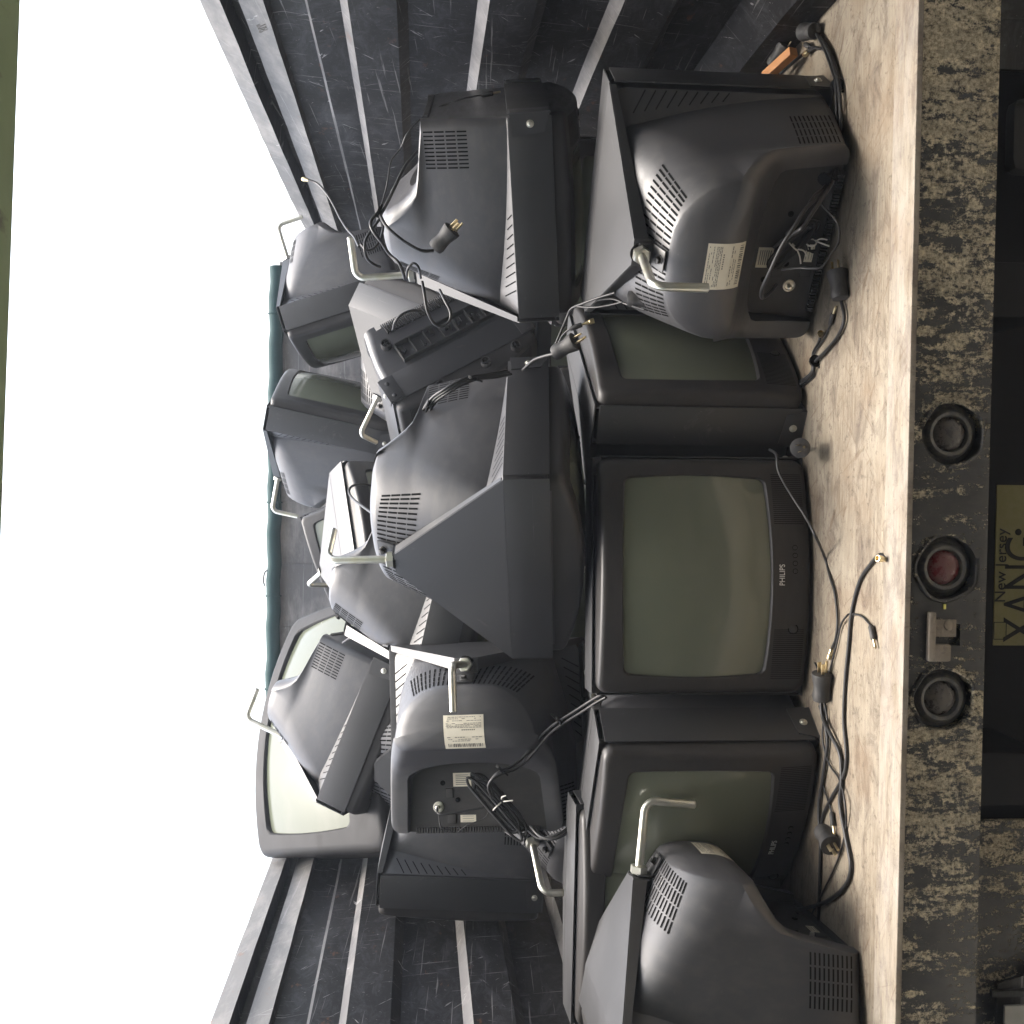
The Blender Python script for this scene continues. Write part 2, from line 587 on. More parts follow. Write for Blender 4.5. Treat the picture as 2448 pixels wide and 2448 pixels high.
def text_mesh(s, size, mat, depth=0.0006, font_space=1.0):
    cu = bpy.data.curves.new("lettering", 'FONT')
    cu.body = s
    cu.size = size
    cu.extrude = depth
    cu.align_x = 'CENTER'
    cu.align_y = 'CENTER'
    cu.space_character = font_space
    o = bpy.data.objects.new("lettering", cu)
    COL.objects.link(o)
    dg = bpy.context.evaluated_depsgraph_get()
    me = bpy.data.meshes.new_from_object(o.evaluated_get(dg))
    bpy.data.objects.remove(o)
    me.materials.clear()
    me.materials.append(mat)
    return me
POSES = {
    'T1': [-0.821, 0.5709, 0.0, -0.5709, -0.821, 0.0, 0.0, 0.0, 1.0, 0.6631, 2.474, 0.008],
    'T2': [0.5056, 0.8628, 0.0, -0.8628, 0.5056, 0.0, 0.0, 0.0, 1.0, 0.328, 2.5284, 0.008],
    'T3': [0.9983, 0.0585, 0.0, -0.0585, 0.9983, 0.0, 0.0, 0.0, 1.0, -0.2062, 2.2875, 0.008],
    'T4': [0.8311, -0.5562, 0.0, 0.5562, 0.8311, 0.0, 0.0, 0.0, 1.0, -0.7809, 2.3149, 0.008],
    'T5': [0.08, -0.9968, 0.0041, 0.9918, 0.0792, -0.1003, 0.0996, 0.0121, 0.995, -1.2372, 2.164, 0.025],
    'T7': [-0.447, -0.8932, 0.0489, -0.0733, 0.0911, 0.9931, -0.8915, 0.4403, -0.1062, 0.8817, 2.57, 0.4959],
    'T9': [0.8041, -0.5866, 0.0962, -0.0287, 0.1233, 0.992, -0.5937, -0.8004, 0.0823, 0.0638, 2.6916, 0.4601],
    'T11': [-0.0777, 0.2378, 0.9682, 0.1566, -0.9562, 0.2474, 0.9846, 0.1708, 0.0371, -0.8996, 2.9141, 0.607],
    'T12': [-0.0648, -0.9973, 0.0332, 0.9969, -0.0661, -0.0426, 0.0447, 0.0303, 0.9985, -1.2544, 3.2921, 0.4829],
    'T14': [0.1177, -0.9858, 0.1198, 0.9415, 0.1491, 0.3023, -0.3159, 0.0772, 0.9457, 0.572, 4.2631, 0.846],
    'T15': [0.2962, 0.9542, -0.0422, -0.9337, 0.2986, 0.1977, 0.2012, -0.0192, 0.9794, 0.2798, 4.2925, 0.9136],
    'T18': [0.9099, 0.4046, -0.0919, -0.3071, 0.5077, -0.805, -0.279, 0.7606, 0.5861, -0.694, 3.3619, 0.9221],
    'T19': [0.0809, -0.9529, 0.2922, 0.3493, 0.3017, 0.8871, -0.9335, 0.0302, 0.3572, -0.6119, 3.4465, 0.7602],
    'T16': [0.9045, 0.3929, 0.1659, -0.423, 0.7767, 0.4667, 0.0545, -0.4923, 0.8687, -0.1881, 3.7678, 0.6269],
    'T8': [-0.4828, -0.1643, 0.8602, 0.7489, 0.4317, 0.5028, -0.454, 0.8869, -0.0854, 0.2969, 3.4171, 0.6663],
    'T21': [0.3534, 0.5712, 0.7408, -0.9061, 0.0122, 0.4229, 0.2325, -0.8207, 0.5219, 0.5404, 4.2461, 0.6028],
    'T6': [0.9988, -0.0498, -0.003, 0.0498, 0.997, 0.0598, 0.0, -0.0599, 0.9982, -0.9815, 2.3933, 0.0245],
    'T10': [0.1301, -0.9834, 0.1266, 0.2016, 0.1512, 0.9677, -0.9708, -0.1004, 0.2179, -0.1323, 3.1366, 0.566],
    'T13': [-0.7822, 0.6073, 0.139, -0.6213, -0.7767, -0.1036, 0.045, -0.1673, 0.9849, -0.6818, 3.107, 0.1924],
    'T17': [0.9285, 0.0, 0.3714, 0.1064, 0.958, -0.2661, -0.3558, 0.2866, 0.8895, -0.258, 4.4451, 0.838],
    'T20': [0.989, -0.1462, 0.0219, 0.0, 0.1483, 0.9889, -0.1478, -0.9781, 0.1467, -0.7979, 3.5456, 0.5049],
    'T22': [0.9689, -0.2474, 0.0, 0.2474, 0.9689, 0.0, 0.0, 0.0, 1.0, 0.66, 3.02, 0.008],
    'T23': [0.995, 0.0998, -0.0, -0.0998, 0.995, 0.0, 0.0, 0.0, 1.0, 0.06, 3.0, 0.008],
    'T24': [0.9888, -0.1494, 0.0, 0.1494, 0.9888, 0.0, 0.0, 0.0, 1.0, -0.48, 3.38, 0.008],
    'T25': [0.995, -0.0998, 0.0, 0.0998, 0.995, 0.0, 0.0, 0.0, 1.0, 0.45, 3.62, 0.008],
}
# ------------------------------------------------------------------ the television (one model, many copies)
# local axes: x to the viewer's right when facing the screen, y from the screen to the back, z up
TB, TF, TK, TH = 0.255, 0.054, 0.147, 0.4536      # cage half width, strap front, strap rear, cage height


def rr(hb, ht, z0, z1, rt, rb, k=6, m=8):
    """rounded section in x,z starting at the lower right corner"""
    cs = [((hb - rb, z0 + rb), rb, -90), ((ht - rt, z1 - rt), rt, 0), ((-(ht - rt), z1 - rt), rt, 90), ((-(hb - rb), z0 + rb), rb, 180)]
    arcs = []
    for (cx, cz), r, a0 in cs:
        arcs.append([(cx + r * cos(radians(a0 + 90 * i / k)), cz + r * sin(radians(a0 + 90 * i / k))) for i in range(k + 1)])
    out = []
    for i in range(4):
        out += arcs[i]
        a, b = arcs[i][-1], arcs[(i + 1) % 4][0]
        out += [(a[0] + (b[0] - a[0]) * j / m, a[1] + (b[1] - a[1]) * j / m) for j in range(1, m)]
    return out


def smooth(a, b, x):
    t = max(0.0, min(1.0, (x - a) / (b - a)))
    return t * t * (3 - 2 * t)


def loft(bm, rings, cap0=True, cap1=True, mi=0):
    R = [[bm.verts.new(p) for p in r] for r in rings]
    n = len(R[0])
    for a, b in zip(R, R[1:]):
        for i in range(n):
            bm.faces.new((a[i], a[(i + 1) % n], b[(i + 1) % n], b[i])).material_index = mi
    if cap0:
        bm.faces.new(list(reversed(R[0])))
    if cap1:
        bm.faces.new(R[-1])
    return R


def shell_mesh():
    bm = bmesh.new()
    rings = []
    for y in (0.050, 0.1475):
        rings.append([(x, y, z) for x, z in rr(.243, .243, .004, .447, .03, .02)])
    body = [(.205, .233, .184, .004, .440, .06, .02), (.23, .229, .186, .004, .433, .075, .022),
            (.26, .224, .187, .004, .424, .09, .025), (.29, .218, .187, .004, .413, .10, .028),
            (.32, .211, .185, .004, .400, .11, .03), (.335, .207, .184, .004, .394, .115, .025),
            (.343, .205, .183, .055, .391, .118, .02), (.351, .202, .182, .108, .388, .12, .02), (.359, .199, .181, .142, .385, .122, .022),
            (.372, .194, .179, .160, .380, .125, .026), (.39, .187, .175, .174, .373, .127, .03), (.41, .179, .171, .188, .364, .13, .032), (.432, .170, .165, .202, .354, .13, .032)]

    def bow(pts, k):                                  # the cabinet sides are gently barrelled
        return [(x + math.copysign(k * sin(pi * min(1, max(0, z / .42))) * min(1, max(0, (abs(x) - .10) / .08)), x), z) for x, z in pts]
    # the arc-edged ledge between the strap and the domed body
    first = bow(rr(.238, .182, .004, .444, .05, .02), .013)
    outer = rr(.243, .243, .004, .447, .03, .02)
    rings.append([(x, .1475 + max(0.001, 0.62 * math.hypot(x - ox, z - oz)), z) for (x, z), (ox, oz) in zip(first, outer)])
    for y, hb, ht, z0, z1, rt, rb in body:
        rings.append([(x, y, z) for x, z in bow(rr(hb, ht, z0, z1, rt, rb), .013 * max(0, 1 - (y - .2) / .15))])
    last = rr(.170, .165, .202, .354, .13, .032)
    for f_, y in ((.975, .4355), (.82, .445), (.55, .453), (.25, .457)):     # gently domed rear face
        rings.append([(x * f_, y, .272 + (z - .272) * f_) for x, z in last])
    loft(bm, rings)
    fix(bm)
    me = bpy.data.meshes.new("shell_raw")
    bm.to_mesh(me)
    bm.free()
    # recess for the connector panel, with an arched top
    cb = bmesh.new()
    poly = [(-.172, -.05), (.172, -.05), (.160, .130)]
    poly += [(.160 * cos(a), .130 + .040 * sin(a)) for a in [pi * i / 12 for i in range(1, 12)]] + [(-.160, .130)]
    prism(cb, poly, lambda a, b, d: (a, d, b), .316, .60)
    fix(cb)
    cm = bpy.data.meshes.new("cutter")
    cb.to_mesh(cm)
    cb.free()
    o, c = bpy.data.objects.new("raw_shell", me), bpy.data.objects.new("cutter", cm)
    COL.objects.link(o)
    COL.objects.link(c)
    md = o.modifiers.new("cut", 'BOOLEAN')
    md.operation, md.object, md.solver = 'DIFFERENCE', c, 'EXACT'
    dg = bpy.context.evaluated_depsgraph_get()
    out = bpy.data.meshes.new_from_object(o.evaluated_get(dg))
    bpy.data.objects.remove(o)
    bpy.data.objects.remove(c)
    bm = bmesh.new()
    bm.from_mesh(out)
    return bm


SHELL_BM = shell_mesh()
SHELL_BVH = BVHTree.FromBMesh(SHELL_BM)
me_shell = finish(SHELL_BM, "back_shell", M['shell'], 28)


def cast(bvh, o, d):
    h, n, i, dist = bvh.ray_cast(Vector(o), Vector(d).normalized())
    if h is None:
        return None
    if n.dot(Vector(d)) > 0:
        n = -n
    return h, n


def slot(bm, bvh, a, b, d, w, lift=0.0007, seg=4, mi=0):
    """a thin dark slit laid on the surface hit by rays from a..b along d"""
    a, b, d = Vector(a), Vector(b), Vector(d)
    prev = None
    for i in range(seg + 1):
        h = cast(bvh, a.lerp(b, i / seg), d)
        if h is None:
            prev = None
            continue
        p, n = h
        t = (b - a).normalized()
        s = n.cross(t).normalized() * (w / 2)
        q = p + n * lift
        cur = (bm.verts.new(q - s), bm.verts.new(q + s))
        if prev:
            f = bm.faces.new((prev[0], prev[1], cur[1], cur[0]))
            f.material_index = mi
        prev = cur


def top_vent(sx):
    bm = bmesh.new()
    for k in range(11):
        x = sx * (.026 + .0122 * k)
        lean = sx * (.12 + .075 * k)
        for j in range(4):
            y0 = .338 - .0012 * k + .0255 * j
            n = Vector((lean, .25, 1)).normalized()
            slot(bm, SHELL_BVH, Vector((x, y0, .36)) + n * .5, Vector((x, y0 + .0225, .36)) + n * .5, -n, .0042)
    return finish(bm, "top_vent", M['hole'], smooth=False)


def ledge_vent(sx):
    bm = bmesh.new()
    for k in range(9):
        z = .205 + .0215 * k
        ins = (.005 + .056 * (z / .44) - .013 * sin(pi * z / .42)) * .80
        slot(bm, SHELL_BVH, (sx * .2405, .6, z + .004), (sx * (.2405 - ins), .6, z + .018 + .0012 * k), (0, -1, 0), .0028, .0008, 3)
    return finish(bm, "ledge_vent", M['hole'], smooth=False)


def lower_vent(sx):
    bm = bmesh.new()
    for k in range(10):
        z = .028 + .0085 * k
        for j in range(4):
            y0 = .236 + .0245 * j
            slot(bm, SHELL_BVH, (sx * .6, y0, z), (sx * .6, y0 + .021, z), (-sx, 0, 0), .0032, .0007, 2)
    return finish(bm, "lower_vent", M['hole'], smooth=False)


def rear_label():
    bm = bmesh.new()
    nx, nz = 10, 8
    x0, x1, z0, z1 = -.050, .044, .208, .284

    def P(u, v, lift):
        h = cast(SHELL_BVH, (x0 + (x1 - x0) * u, .8, z0 + (z1 - z0) * v), (0, -1, 0))
        return h[0] + h[1] * lift
    g = [[bm.verts.new(P(i / nx, j / nz, .0009)) for i in range(nx + 1)] for j in range(nz + 1)]
    for j in range(nz):
        for i in range(nx):
            bm.faces.new((g[j][i], g[j][i + 1], g[j + 1][i + 1], g[j + 1][i]))

    def bar(u0, v0, u1, v1):
        vs = [bm.verts.new(P(u, v, .0013)) for u, v in ((u0, v0), (u1, v0), (u1, v1), (u0, v1))]
        bm.faces.new(vs).material_index = 1
    rnd = random.Random(3)
    u = .06
    while u < .92:                                   # the bar code strip
        w = rnd.choice((.012, .018, .028))
        bar(u, .05, u + w, .15)
        u += w + rnd.choice((.014, .02, .03))
    for v in (.22, .27, .33, .62, .66, .70, .74, .82, .88, .93):   # rows of small print
        u = .06
        while u < .9:
            w = rnd.uniform(.02, .09)
            if rnd.random() < .78:
                bar(u, v, min(u + w, .94), v + .018)
            u += w + .015
    for k in range(7):
        bar(.22 + .05 * k, .54, .25 + .05 * k, .575)
    fix(bm)
    return finish(bm, "rating_label", [M['paper'], M['ink']], smooth=False)


def bez_y(x, z):
    return .031 - .046 * (1 - min(1.0, abs(x) / .25) ** 2) - .010 * (1 - ((z - .22) / .23) ** 2)


SX0, SZ0, SZ1 = .207, .093, .393


def bezel_mesh():
    bm = bmesh.new()
    outer = rr(.250, .249, -.001, .4465, .022, .026, 6, 14)
    inner = rr(SX0, SX0, SZ0, SZ1, .014, .014, 6, 14)
    inn = []
    for x, z in inner:                                # barrel-shaped opening
        fx, fz = x / SX0, (z - .243) / .15
        inn.append((x + .006 * (1 - fz * fz) * (1 if x > 0 else -1) * (abs(fx) > .5), z + .008 * (1 - fx * fx) * (1 if fz > 0 else -1) * (abs(fz) > .5)))
    inner = inn
    cx, cz = 0, .222

    def shr(pts, d):
        return [(x - math.copysign(min(abs(x), d), x), z - math.copysign(d, z - cz) if abs(z - cz) > d else z) for x, z in pts]

    def lerp(t):
        return [(a[0] + (b[0] - a[0]) * t, a[1] + (b[1] - a[1]) * t) for a, b in zip(outer, inner)]
    rings = []
    rings.append([(x, .058, z) for x, z in shr(outer, .004)])
    rings.append([(x, .0575, z) for x, z in outer])
    rings.append([(x, bez_y(x, z) + .011, z) for x, z in outer])
    rings.append([(x, bez_y(x, z) + .0045, z) for x, z in shr(outer, .0018)])
    rings.append([(x, bez_y(x, z) + .001, z) for x, z in shr(outer, .006)])
    rings.append([(x, bez_y(x, z), z) for x, z in shr(outer, .012)])
    for t in (.35, .5, .65, .8, .92):
        rings.append([(x, bez_y(x, z), z) for x, z in lerp(t)])
    g = [(x * 1.012, .243 + (z - .243) * 1.016) for x, z in inner]
    rings.append([(x, bez_y(x, z), z) for x, z in g])
    rings.append([(x, bez_y(x, z) + .0025, z) for x, z in inner])
    i2 = [(x * .985, .243 + (z - .243) * .98) for x, z in inner]
    rings.append([(x, bez_y(x, z) + .0135, z) for x, z in i2])
    loft(bm, rings, cap0=False, cap1=False)
    fix(bm)
    return bm


BEZ_BM = bezel_mesh()
BEZ_BVH = BVHTree.FromBMesh(BEZ_BM)
me_bezel = finish(BEZ_BM, "front_bezel", M['bezel'], 40)


def screen_mesh():
    bm = bmesh.new()
    nx, nz = 24, 18
    g = []
    for j in range(nz + 1):
        row = []
        for i in range(nx + 1):
            x = -.215 + .43 * i / nx
            z = .083 + .32 * j / nz
            y = bez_y(x, z) + .0105 - .004 * (1 - (x / .215) ** 2) - .006 * (1 - ((z - .243) / .16) ** 2)
            row.append(bm.verts.new((x, y, z)))
        g.append(row)
    for j in range(nz):
        for i in range(nx):
            bm.faces.new((g[j][i], g[j][i + 1], g[j + 1][i + 1], g[j + 1][i]))
    # glass edge running back into the cabinet
    per = [g[0][i] for i in range(nx + 1)] + [g[j][nx] for j in range(1, nz + 1)] + [g[nz][i] for i in range(nx - 1, -1, -1)] + [g[j][0] for j in range(nz - 1, 0, -1)]
    back = [bm.verts.new((v.co.x, .05, v.co.z)) for v in per]
    n = len(per)
    for i in range(n):
        bm.faces.new((per[i], back[i], back[(i + 1) % n], per[(i + 1) % n]))
    bm.faces.new(back)
    fix(bm)
    return finish(bm, "screen", M['glass'], 40)


def speaker(sx):
    bm = bmesh.new()
    for k in range(26):
        x = sx * (.112 + .0042 * k)
        slot(bm, BEZ_BVH, (x, -.5, .012), (x, -.5, .078), (0, 1, 0), .0013, .0004, 3)
    return finish(bm, "speaker_grille", M['hole'], smooth=False)


def ring_button(x, z, r):
    bm = bmesh.new()
    y = bez_y(x, z)
    lathe(bm, (x, y + .002, z), (0, -1, 0), [(0, r * 1.30), (.0027, r * 1.30), (.0027, r), (.0022, r)], 24, mi=1)
    lathe(bm, (x, y + .002, z), (0, -1, 0), [(0, r * .98), (.0036, r * .98), (.0042, r * .85)], 24)
    fix(bm)
    return finish(bm, "button", [M['bezel'], M['hole']], 30)


def strap(which):
    bm = bmesh.new()
    d = TK - TF
    if which == 'top':
        box(bm, (0, (TF + TK) / 2, TH), (2 * TB - .004, d, .003), .0008)
        for s in (-1, 1):                            # lugs folded over the corner
            box(bm, (s * (TB - .022), TF + .0085, TH - .010), (.040, .0025, .018), .0006)
    elif which == 'bottom':
        box(bm, (0, (TF + TK) / 2, -.0045), (2 * TB - .004, d, .003), .0008)
    else:
        s = which
        box(bm, (s * TB, (TF + TK) / 2, TH / 2 - .004), (.003, d, TH - .012), .0008)
    return finish(bm, "strap", M['cage'], 30)


def strap_flange():
    bm = bmesh.new()
    box(bm, (TB - .017, TK + .001, TH / 2), (.034, .003, TH - .012), .0008)
    return finish(bm, "strap_flange", M['cage'], 30)


def corner_flap(sx):
    bm = bmesh.new()
    y0, y1 = TF + .004, TK - .004
    poly = [(y0 + .012, .034), (y0, -.006), (y1, -.006), (y1 - .004, .042)]
    prism(bm, poly, lambda a, b, d: (d, a, b), sx * (TB + .0018), sx * (TB + .0044))
    box(bm, (sx * (TB - .02), (y0 + y1) / 2, -.0075), (.05, y1 - y0, .0026), .0005)
    fix(bm)
    return finish(bm, "corner_flap", M['cage'], 30)


def flap_bolt(sx, y=.10, z=.016):
    bm = bmesh.new()
    lathe(bm, (sx * (TB + .004), y, z), (sx, 0, 0), [(0, .0085), (.002, .0085), (.0022, .0062), (.0045, .0055), (.0058, .003)], 14)
    fix(bm)
    return finish(bm, "bolt", M['zinc'], 30)


AP_Y, AP_Z = .392, .412


def gusset():
    bm = bmesh.new()
    sl = (AP_Z - TH) / (AP_Y - TK)
    poly = [(-TB + .004, TK), (TB - .004, TK), (.026, AP_Y), (-.026, AP_Y)]
    prism(bm, poly, lambda a, b, d: (a, b, TH + (b - TK) * sl + d), -.0015, .0018)
    for s in (-1, 1):                                 # stiffening lip folded down along each slant
        a, b = (s * (TB - .006), TK + .004), (s * .027, AP_Y)
        za, zb = TH - .001, TH + (b[1] - TK) * sl - .001
        nx, ny = (b[1] - a[1]), -(b[0] - a[0])
        ln = math.hypot(nx, ny)
        nx, ny = nx / ln * .0028 * (1 if s > 0 else -1), ny / ln * .0028 * (1 if s > 0 else -1)
        q = [Vector((a[0], a[1], za)), Vector((b[0], b[1], zb)), Vector((b[0], b[1], zb - .026)), Vector((a[0], a[1], za - .012))]
        off = Vector((nx, ny, 0))
        A = [bm.verts.new(p) for p in q]
        B = [bm.verts.new(p - off) for p in q]
        bm.faces.new(A)
        bm.faces.new(list(reversed(B)))
        for i in range(4):
            bm.faces.new((A[i], B[i], B[(i + 1) % 4], A[(i + 1) % 4]))
    box(bm, (0, AP_Y - .001, AP_Z - .016), (.056, .004, .036), .0008)
    fix(bm)
    return finish(bm, "gusset_plate", M['cage'], 30)


def hexnut():
    bm = bmesh.new()
    lathe(bm, (0, AP_Y + .001, AP_Z - .014), (0, 1, 0), [(0, .021), (.003, .021)], 20, mi=1)
    lathe(bm, (0, AP_Y + .004, AP_Z - .014), (0, 1, 0), [(0, .0165), (.001, .018), (.015, .018), (.0165, .015)], 6)
    fix(bm)
    return finish(bm, "hex_nut", [M['zinc'], M['black']], 30)


def hook_rod():
    bm = bmesh.new()
    z = AP_Z - .014
    p = [Vector((0, AP_Y + .018, z)), Vector((0, AP_Y + .128, z))]
    rad = .024
    for i in range(1, 10):
        a = radians(95) * i / 9
        p.append(Vector((0, AP_Y + .128 + rad * sin(a), z - rad * (1 - cos(a)))))
    d = (p[-1] - p[-2]).normalized()
    p.append(p[-1] + d * .075)
    tube(bm, p, .0086, 14)
    lathe(bm, p[-1] - d * .003, d, [(0, .0086), (.0042, .0086), (.006, .006)], 14)
    fix(bm)
    return finish(bm, "hook_rod", M['zinc'], 50)


def tab():
    bm = bmesh.new()
    box(bm, (0, AP_Y + .0045, AP_Z - .0265), (.044, .003, .037), .0008)
    box(bm, (0, AP_Y + .0245, .3665), (.044, .041, .003), .001, Matrix.Rotation(radians(-23), 3, 'X'))
    fix(bm)
    return finish(bm, "bracket_tab", M['cage'], 30)


def tab_bolt():
    bm = bmesh.new()
    lathe(bm, (0, .423, .364), (0, .42, 1), [(0, .010), (.0025, .010), (.003, .0075), (.010, .0075), (.011, .006)], 6)
    fix(bm)
    return finish(bm, "bolt", M['dark_steel'], 30)


def panel():
    bm = bmesh.new()
    poly = [(-.166, .006), (.166, .006), (.156, .129)] + [(.156 * cos(a), .129 + .037 * sin(a)) for a in [pi * i / 12 for i in range(1, 12)]] + [(-.156, .129)]
    prism(bm, poly, lambda a, b, d: (a, d, b), .3165, .3195)
    for k in range(46):                               # toothed lower edge
        box(bm, (-.148 + .00655 * k, .325, .0085), (.0032, .011, .013), 0)
    fix(bm)
    return finish(bm, "connector_panel", M['panel'], 30)


def sockets():
    out = []
    y = .3195

    def done(bm):
        fix(bm)
        out.append(finish(bm, "socket", [M['panel'], M['nickel'], M['hole']], 30))
    bm = bmesh.new()
    lathe(bm, (.094, y, .062), (0, 1, 0), [(0, .013), (.003, .013), (.0035, .010), (.001, .009), (.001, .0045), (.015, .0045), (.016, .003)], 20, mi=1)
    done(bm)
    for x, z, w, h in ((.066, .094, .018, .022), (.062, .034, .022, .022), (-.085, .030, .012, .004)):
        bm = bmesh.new()
        box(bm, (x, y + .0012, z), (w, .003, h), .0006, mi=2)
        done(bm)
    for x, z in ((.046, .078), (.082, .118), (-.060, .090), (-.04, .05)):
        bm = bmesh.new()
        lathe(bm, (x, y, z), (0, 1, 0), [(0, .006), (.002, .006), (.0022, .004), (.0008, .0036)], 14, mi=2)
        done(bm)
    return out


def small_label(x, z, w, h, name, lines):
    bm = bmesh.new()
    y = .3202
    box(bm, (x, y, z), (w, .0006, h))
    for k in range(lines):
        box(bm, (x, y + .0005, z + h * (.34 - .68 * k / max(1, lines - 1))), (w * .72, .0003, h * .05), mi=1)
    fix(bm)
    return finish(bm, name, [M['paper'], M['ink']], smooth=False)


me_logo = text_mesh("PHILIPS", .0165, M['logo'], .0005, 1.0)
for v in me_logo.vertices:                            # narrow heavy capitals
    v.co.x *= 0.86
me_logo_pos = Matrix.Translation((.004, bez_y(.004, .063) - .0006, .0625)) @ Matrix.Rotation(radians(90), 4, 'X')
me_logo.transform(me_logo_pos)

FLAPS = {s: corner_flap(s) for s in (-1, 1)}
FBOLT = {s: flap_bolt(s) for s in (-1, 1)}
TV_PARTS = [
    ("back_shell", me_shell, [("vent", top_vent(-1)), ("vent", top_vent(1)), ("vent", ledge_vent(-1)), ("vent", ledge_vent(1)),
                              ("vent", lower_vent(-1)), ("vent", lower_vent(1)), ("rating_label", rear_label())]),
    ("front_bezel", me_bezel, [("logo", me_logo), ("power_button", ring_button(-.11, .036, .0088))]
     + [("control_button", ring_button(.012 + .0165 * k, .034, .0042)) for k in range(4)]
     + [("speaker_grille", speaker(-1)), ("speaker_grille", speaker(1))]),
    ("screen", screen_mesh(), []),
    ("strap", strap('top'), []), ("strap", strap('bottom'), []), ("strap", strap(-1), []), ("strap", strap(1), []),
    ("corner_flap", FLAPS[-1], [("bolt", FBOLT[-1])]), ("corner_flap", FLAPS[1], [("bolt", FBOLT[1])]),
    ("gusset_plate", gusset(), []),
    ("bracket_tab", tab(), [("bolt", tab_bolt())]),
    ("hex_nut", hexnut(), []),
    ("hook_rod", hook_rod(), []),
    ("connector_panel", panel(), [("socket", s_) for s_ in sockets()] + [("panel_label", small_label(.034, .125, .044, .032, "panel_label", 6)),
                                  ("panel_label", small_label(.022, .034, .038, .017, "panel_label", 3))]),
]

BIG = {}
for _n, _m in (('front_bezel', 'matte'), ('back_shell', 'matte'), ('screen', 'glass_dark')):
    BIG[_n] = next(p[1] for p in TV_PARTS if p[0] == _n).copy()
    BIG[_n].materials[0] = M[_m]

TVG = "discarded televisions piled in the truck bed"
TVS = {}


def place_tv(key, label, scale=1.0, skip=(), swap=None):
    p = POSES[key]
    rot = Matrix((p[0:3], p[3:6], p[6:9])).transposed()
    root = empty("television", p[9:12], label, "television", TVG, rot, scale)
    for name, me, subs in TV_PARTS:
        if name in skip:
            continue
        o = link(name, swap.get(name, me) if swap else me, root)
        if key == 'T11' and name == 'strap' and me.name.startswith('strap') and me is TV_PARTS[6][1]:
            link("flange", strap_flange(), o)
        for n2, m2 in subs:
            if n2 not in skip:
                link(n2, m2, o)
    TVS[key] = root
    return root


def tv_pt(key, p):
    return TVS[key].matrix_world @ Vector(p)
# ------------------------------------------------------------------ ground
bm = bmesh.new()
bmesh.ops.create_grid(bm, x_segments=2, y_segments=2, size=900)
o = link("ground", finish(bm, "ground", M['ground'], smooth=False), kind='structure')
o.location = (0, 0, -0.86)

bm = bmesh.new()
box(bm, (0, -2.6, -.852), (14, 8.6, .016))  # unseen pale slab added to bounce light up onto the bumper
link("bounce_pavement", finish(bm, "bounce_pavement", M['bounce_slab'], smooth=False), kind='structure')

# ------------------------------------------------------------------ the photographer's loading bay: unseen enclosure added to block light
bay = empty("loading_bay", (0, 1.05, -0.86), "loading bay with a green painted door header over the truck's tail", "building", None,
            Matrix.Rotation(radians(6.0), 3, 'Z'))


def bay_part(name, c, s, mat, bev=0.0):
    bm = bmesh.new()
    box(bm, c, s, bev)
    link(name, finish(bm, name, mat, 30), bay)


HZ = 2.1015
bm = bmesh.new()
box(bm, (0, 0, HZ + .004), (6.4, .16, .008), .001)
box(bm, (0, -.03, HZ + .16), (6.4, .012, .31), .002)
box(bm, (0, 0, HZ + .32), (6.4, .16, .01), .002)
link("header_beam", finish(bm, "header_beam", M['green'], 30), bay)
bay_part("wall", (0, -.04, HZ + 1.83), (9.6, .20, 3.0), M['bay'])  # unseen upper facade, added to cut off the sky behind the camera
bay_part("light_block_roof", (0, -4.1, HZ + 1.04), (9.8, 7.9, .14), M['bay'])  # unseen cover, added to hold back overhead light
bay_part("wall", (-4.85, -4.0, 1.58), (.2, 7.9, 3.14), M['bay'])  # unseen side and back walls, added to lower the fill light
bay_part("wall", (4.85, -4.0, 1.58), (.2, 7.9, 3.14), M['bay'])
bay_part("wall", (0, -8.0, 1.58), (9.6, .2, 3.14), M['bay'])
for x in (-3.25, 3.25):
    bay_part("post", (x, 0, (HZ + .6) / 2), (.16, .16, HZ + .6), M['green'], .004)
    bay_part("post", (x, -7.8, (HZ + .97) / 2), (.16, .16, HZ + .97), M['green'], .004)

# ------------------------------------------------------------------ the truck
XL, XR, Y0, Y1 = -1.335, 1.045, 1.835, 5.85
truck = empty("truck", (-.15, 1.83, -.86), "black steel truck bed with scratched ribbed sides, wooden floor and muddy bumper", "truck")
TO = Vector((-.15, 1.83, -.86))


def tpart(name, bm, mats, angle=30, parent=None, label=None, smooth=True):
    fix(bm)
    bmesh.ops.translate(bm, verts=bm.verts, vec=-TO)
    return link(name, finish(bm, name, mats, angle, smooth), parent or truck, label)


bm = bmesh.new()
for k in range(5):
    y0 = 1.918 + .79 * k
    box(bm, ((XL + XR) / 2, y0 + .3935, -.0225), (XR - XL, .787, .045), .0015)
tpart("bed_floor", bm, M['wood'])
bm = bmesh.new()
box(bm, ((XL + XR) / 2, 1.870, -.0005), (XR - XL + .1, .092, .011), .003)
tpart("sill_plate", bm, M['sill'])

# ribbed side walls: profile of (inset from the outer plane, height)
PROF = [(.006, 1.325), (.024, 1.272), (-.030, 1.266), (-.030, 1.242), (.012, 1.236), (.034, 1.176), (.012, 1.170), (.006, 1.146), (.006, 1.092),
        (.014, 1.084), (.014, 1.014), (.040, .994), (.040, .890), (.012, .866), (.012, .715), (.038, .693), (.038, .592), (.012, .566),
        (.012, .430), (.040, .408), (.040, .300), (.012, .276), (.012, .150), (.080, .085), (.080, .002)]
WORN = {0: 2, 4: 2, 8: 1, 10: 1, 14: 1, 18: 1}


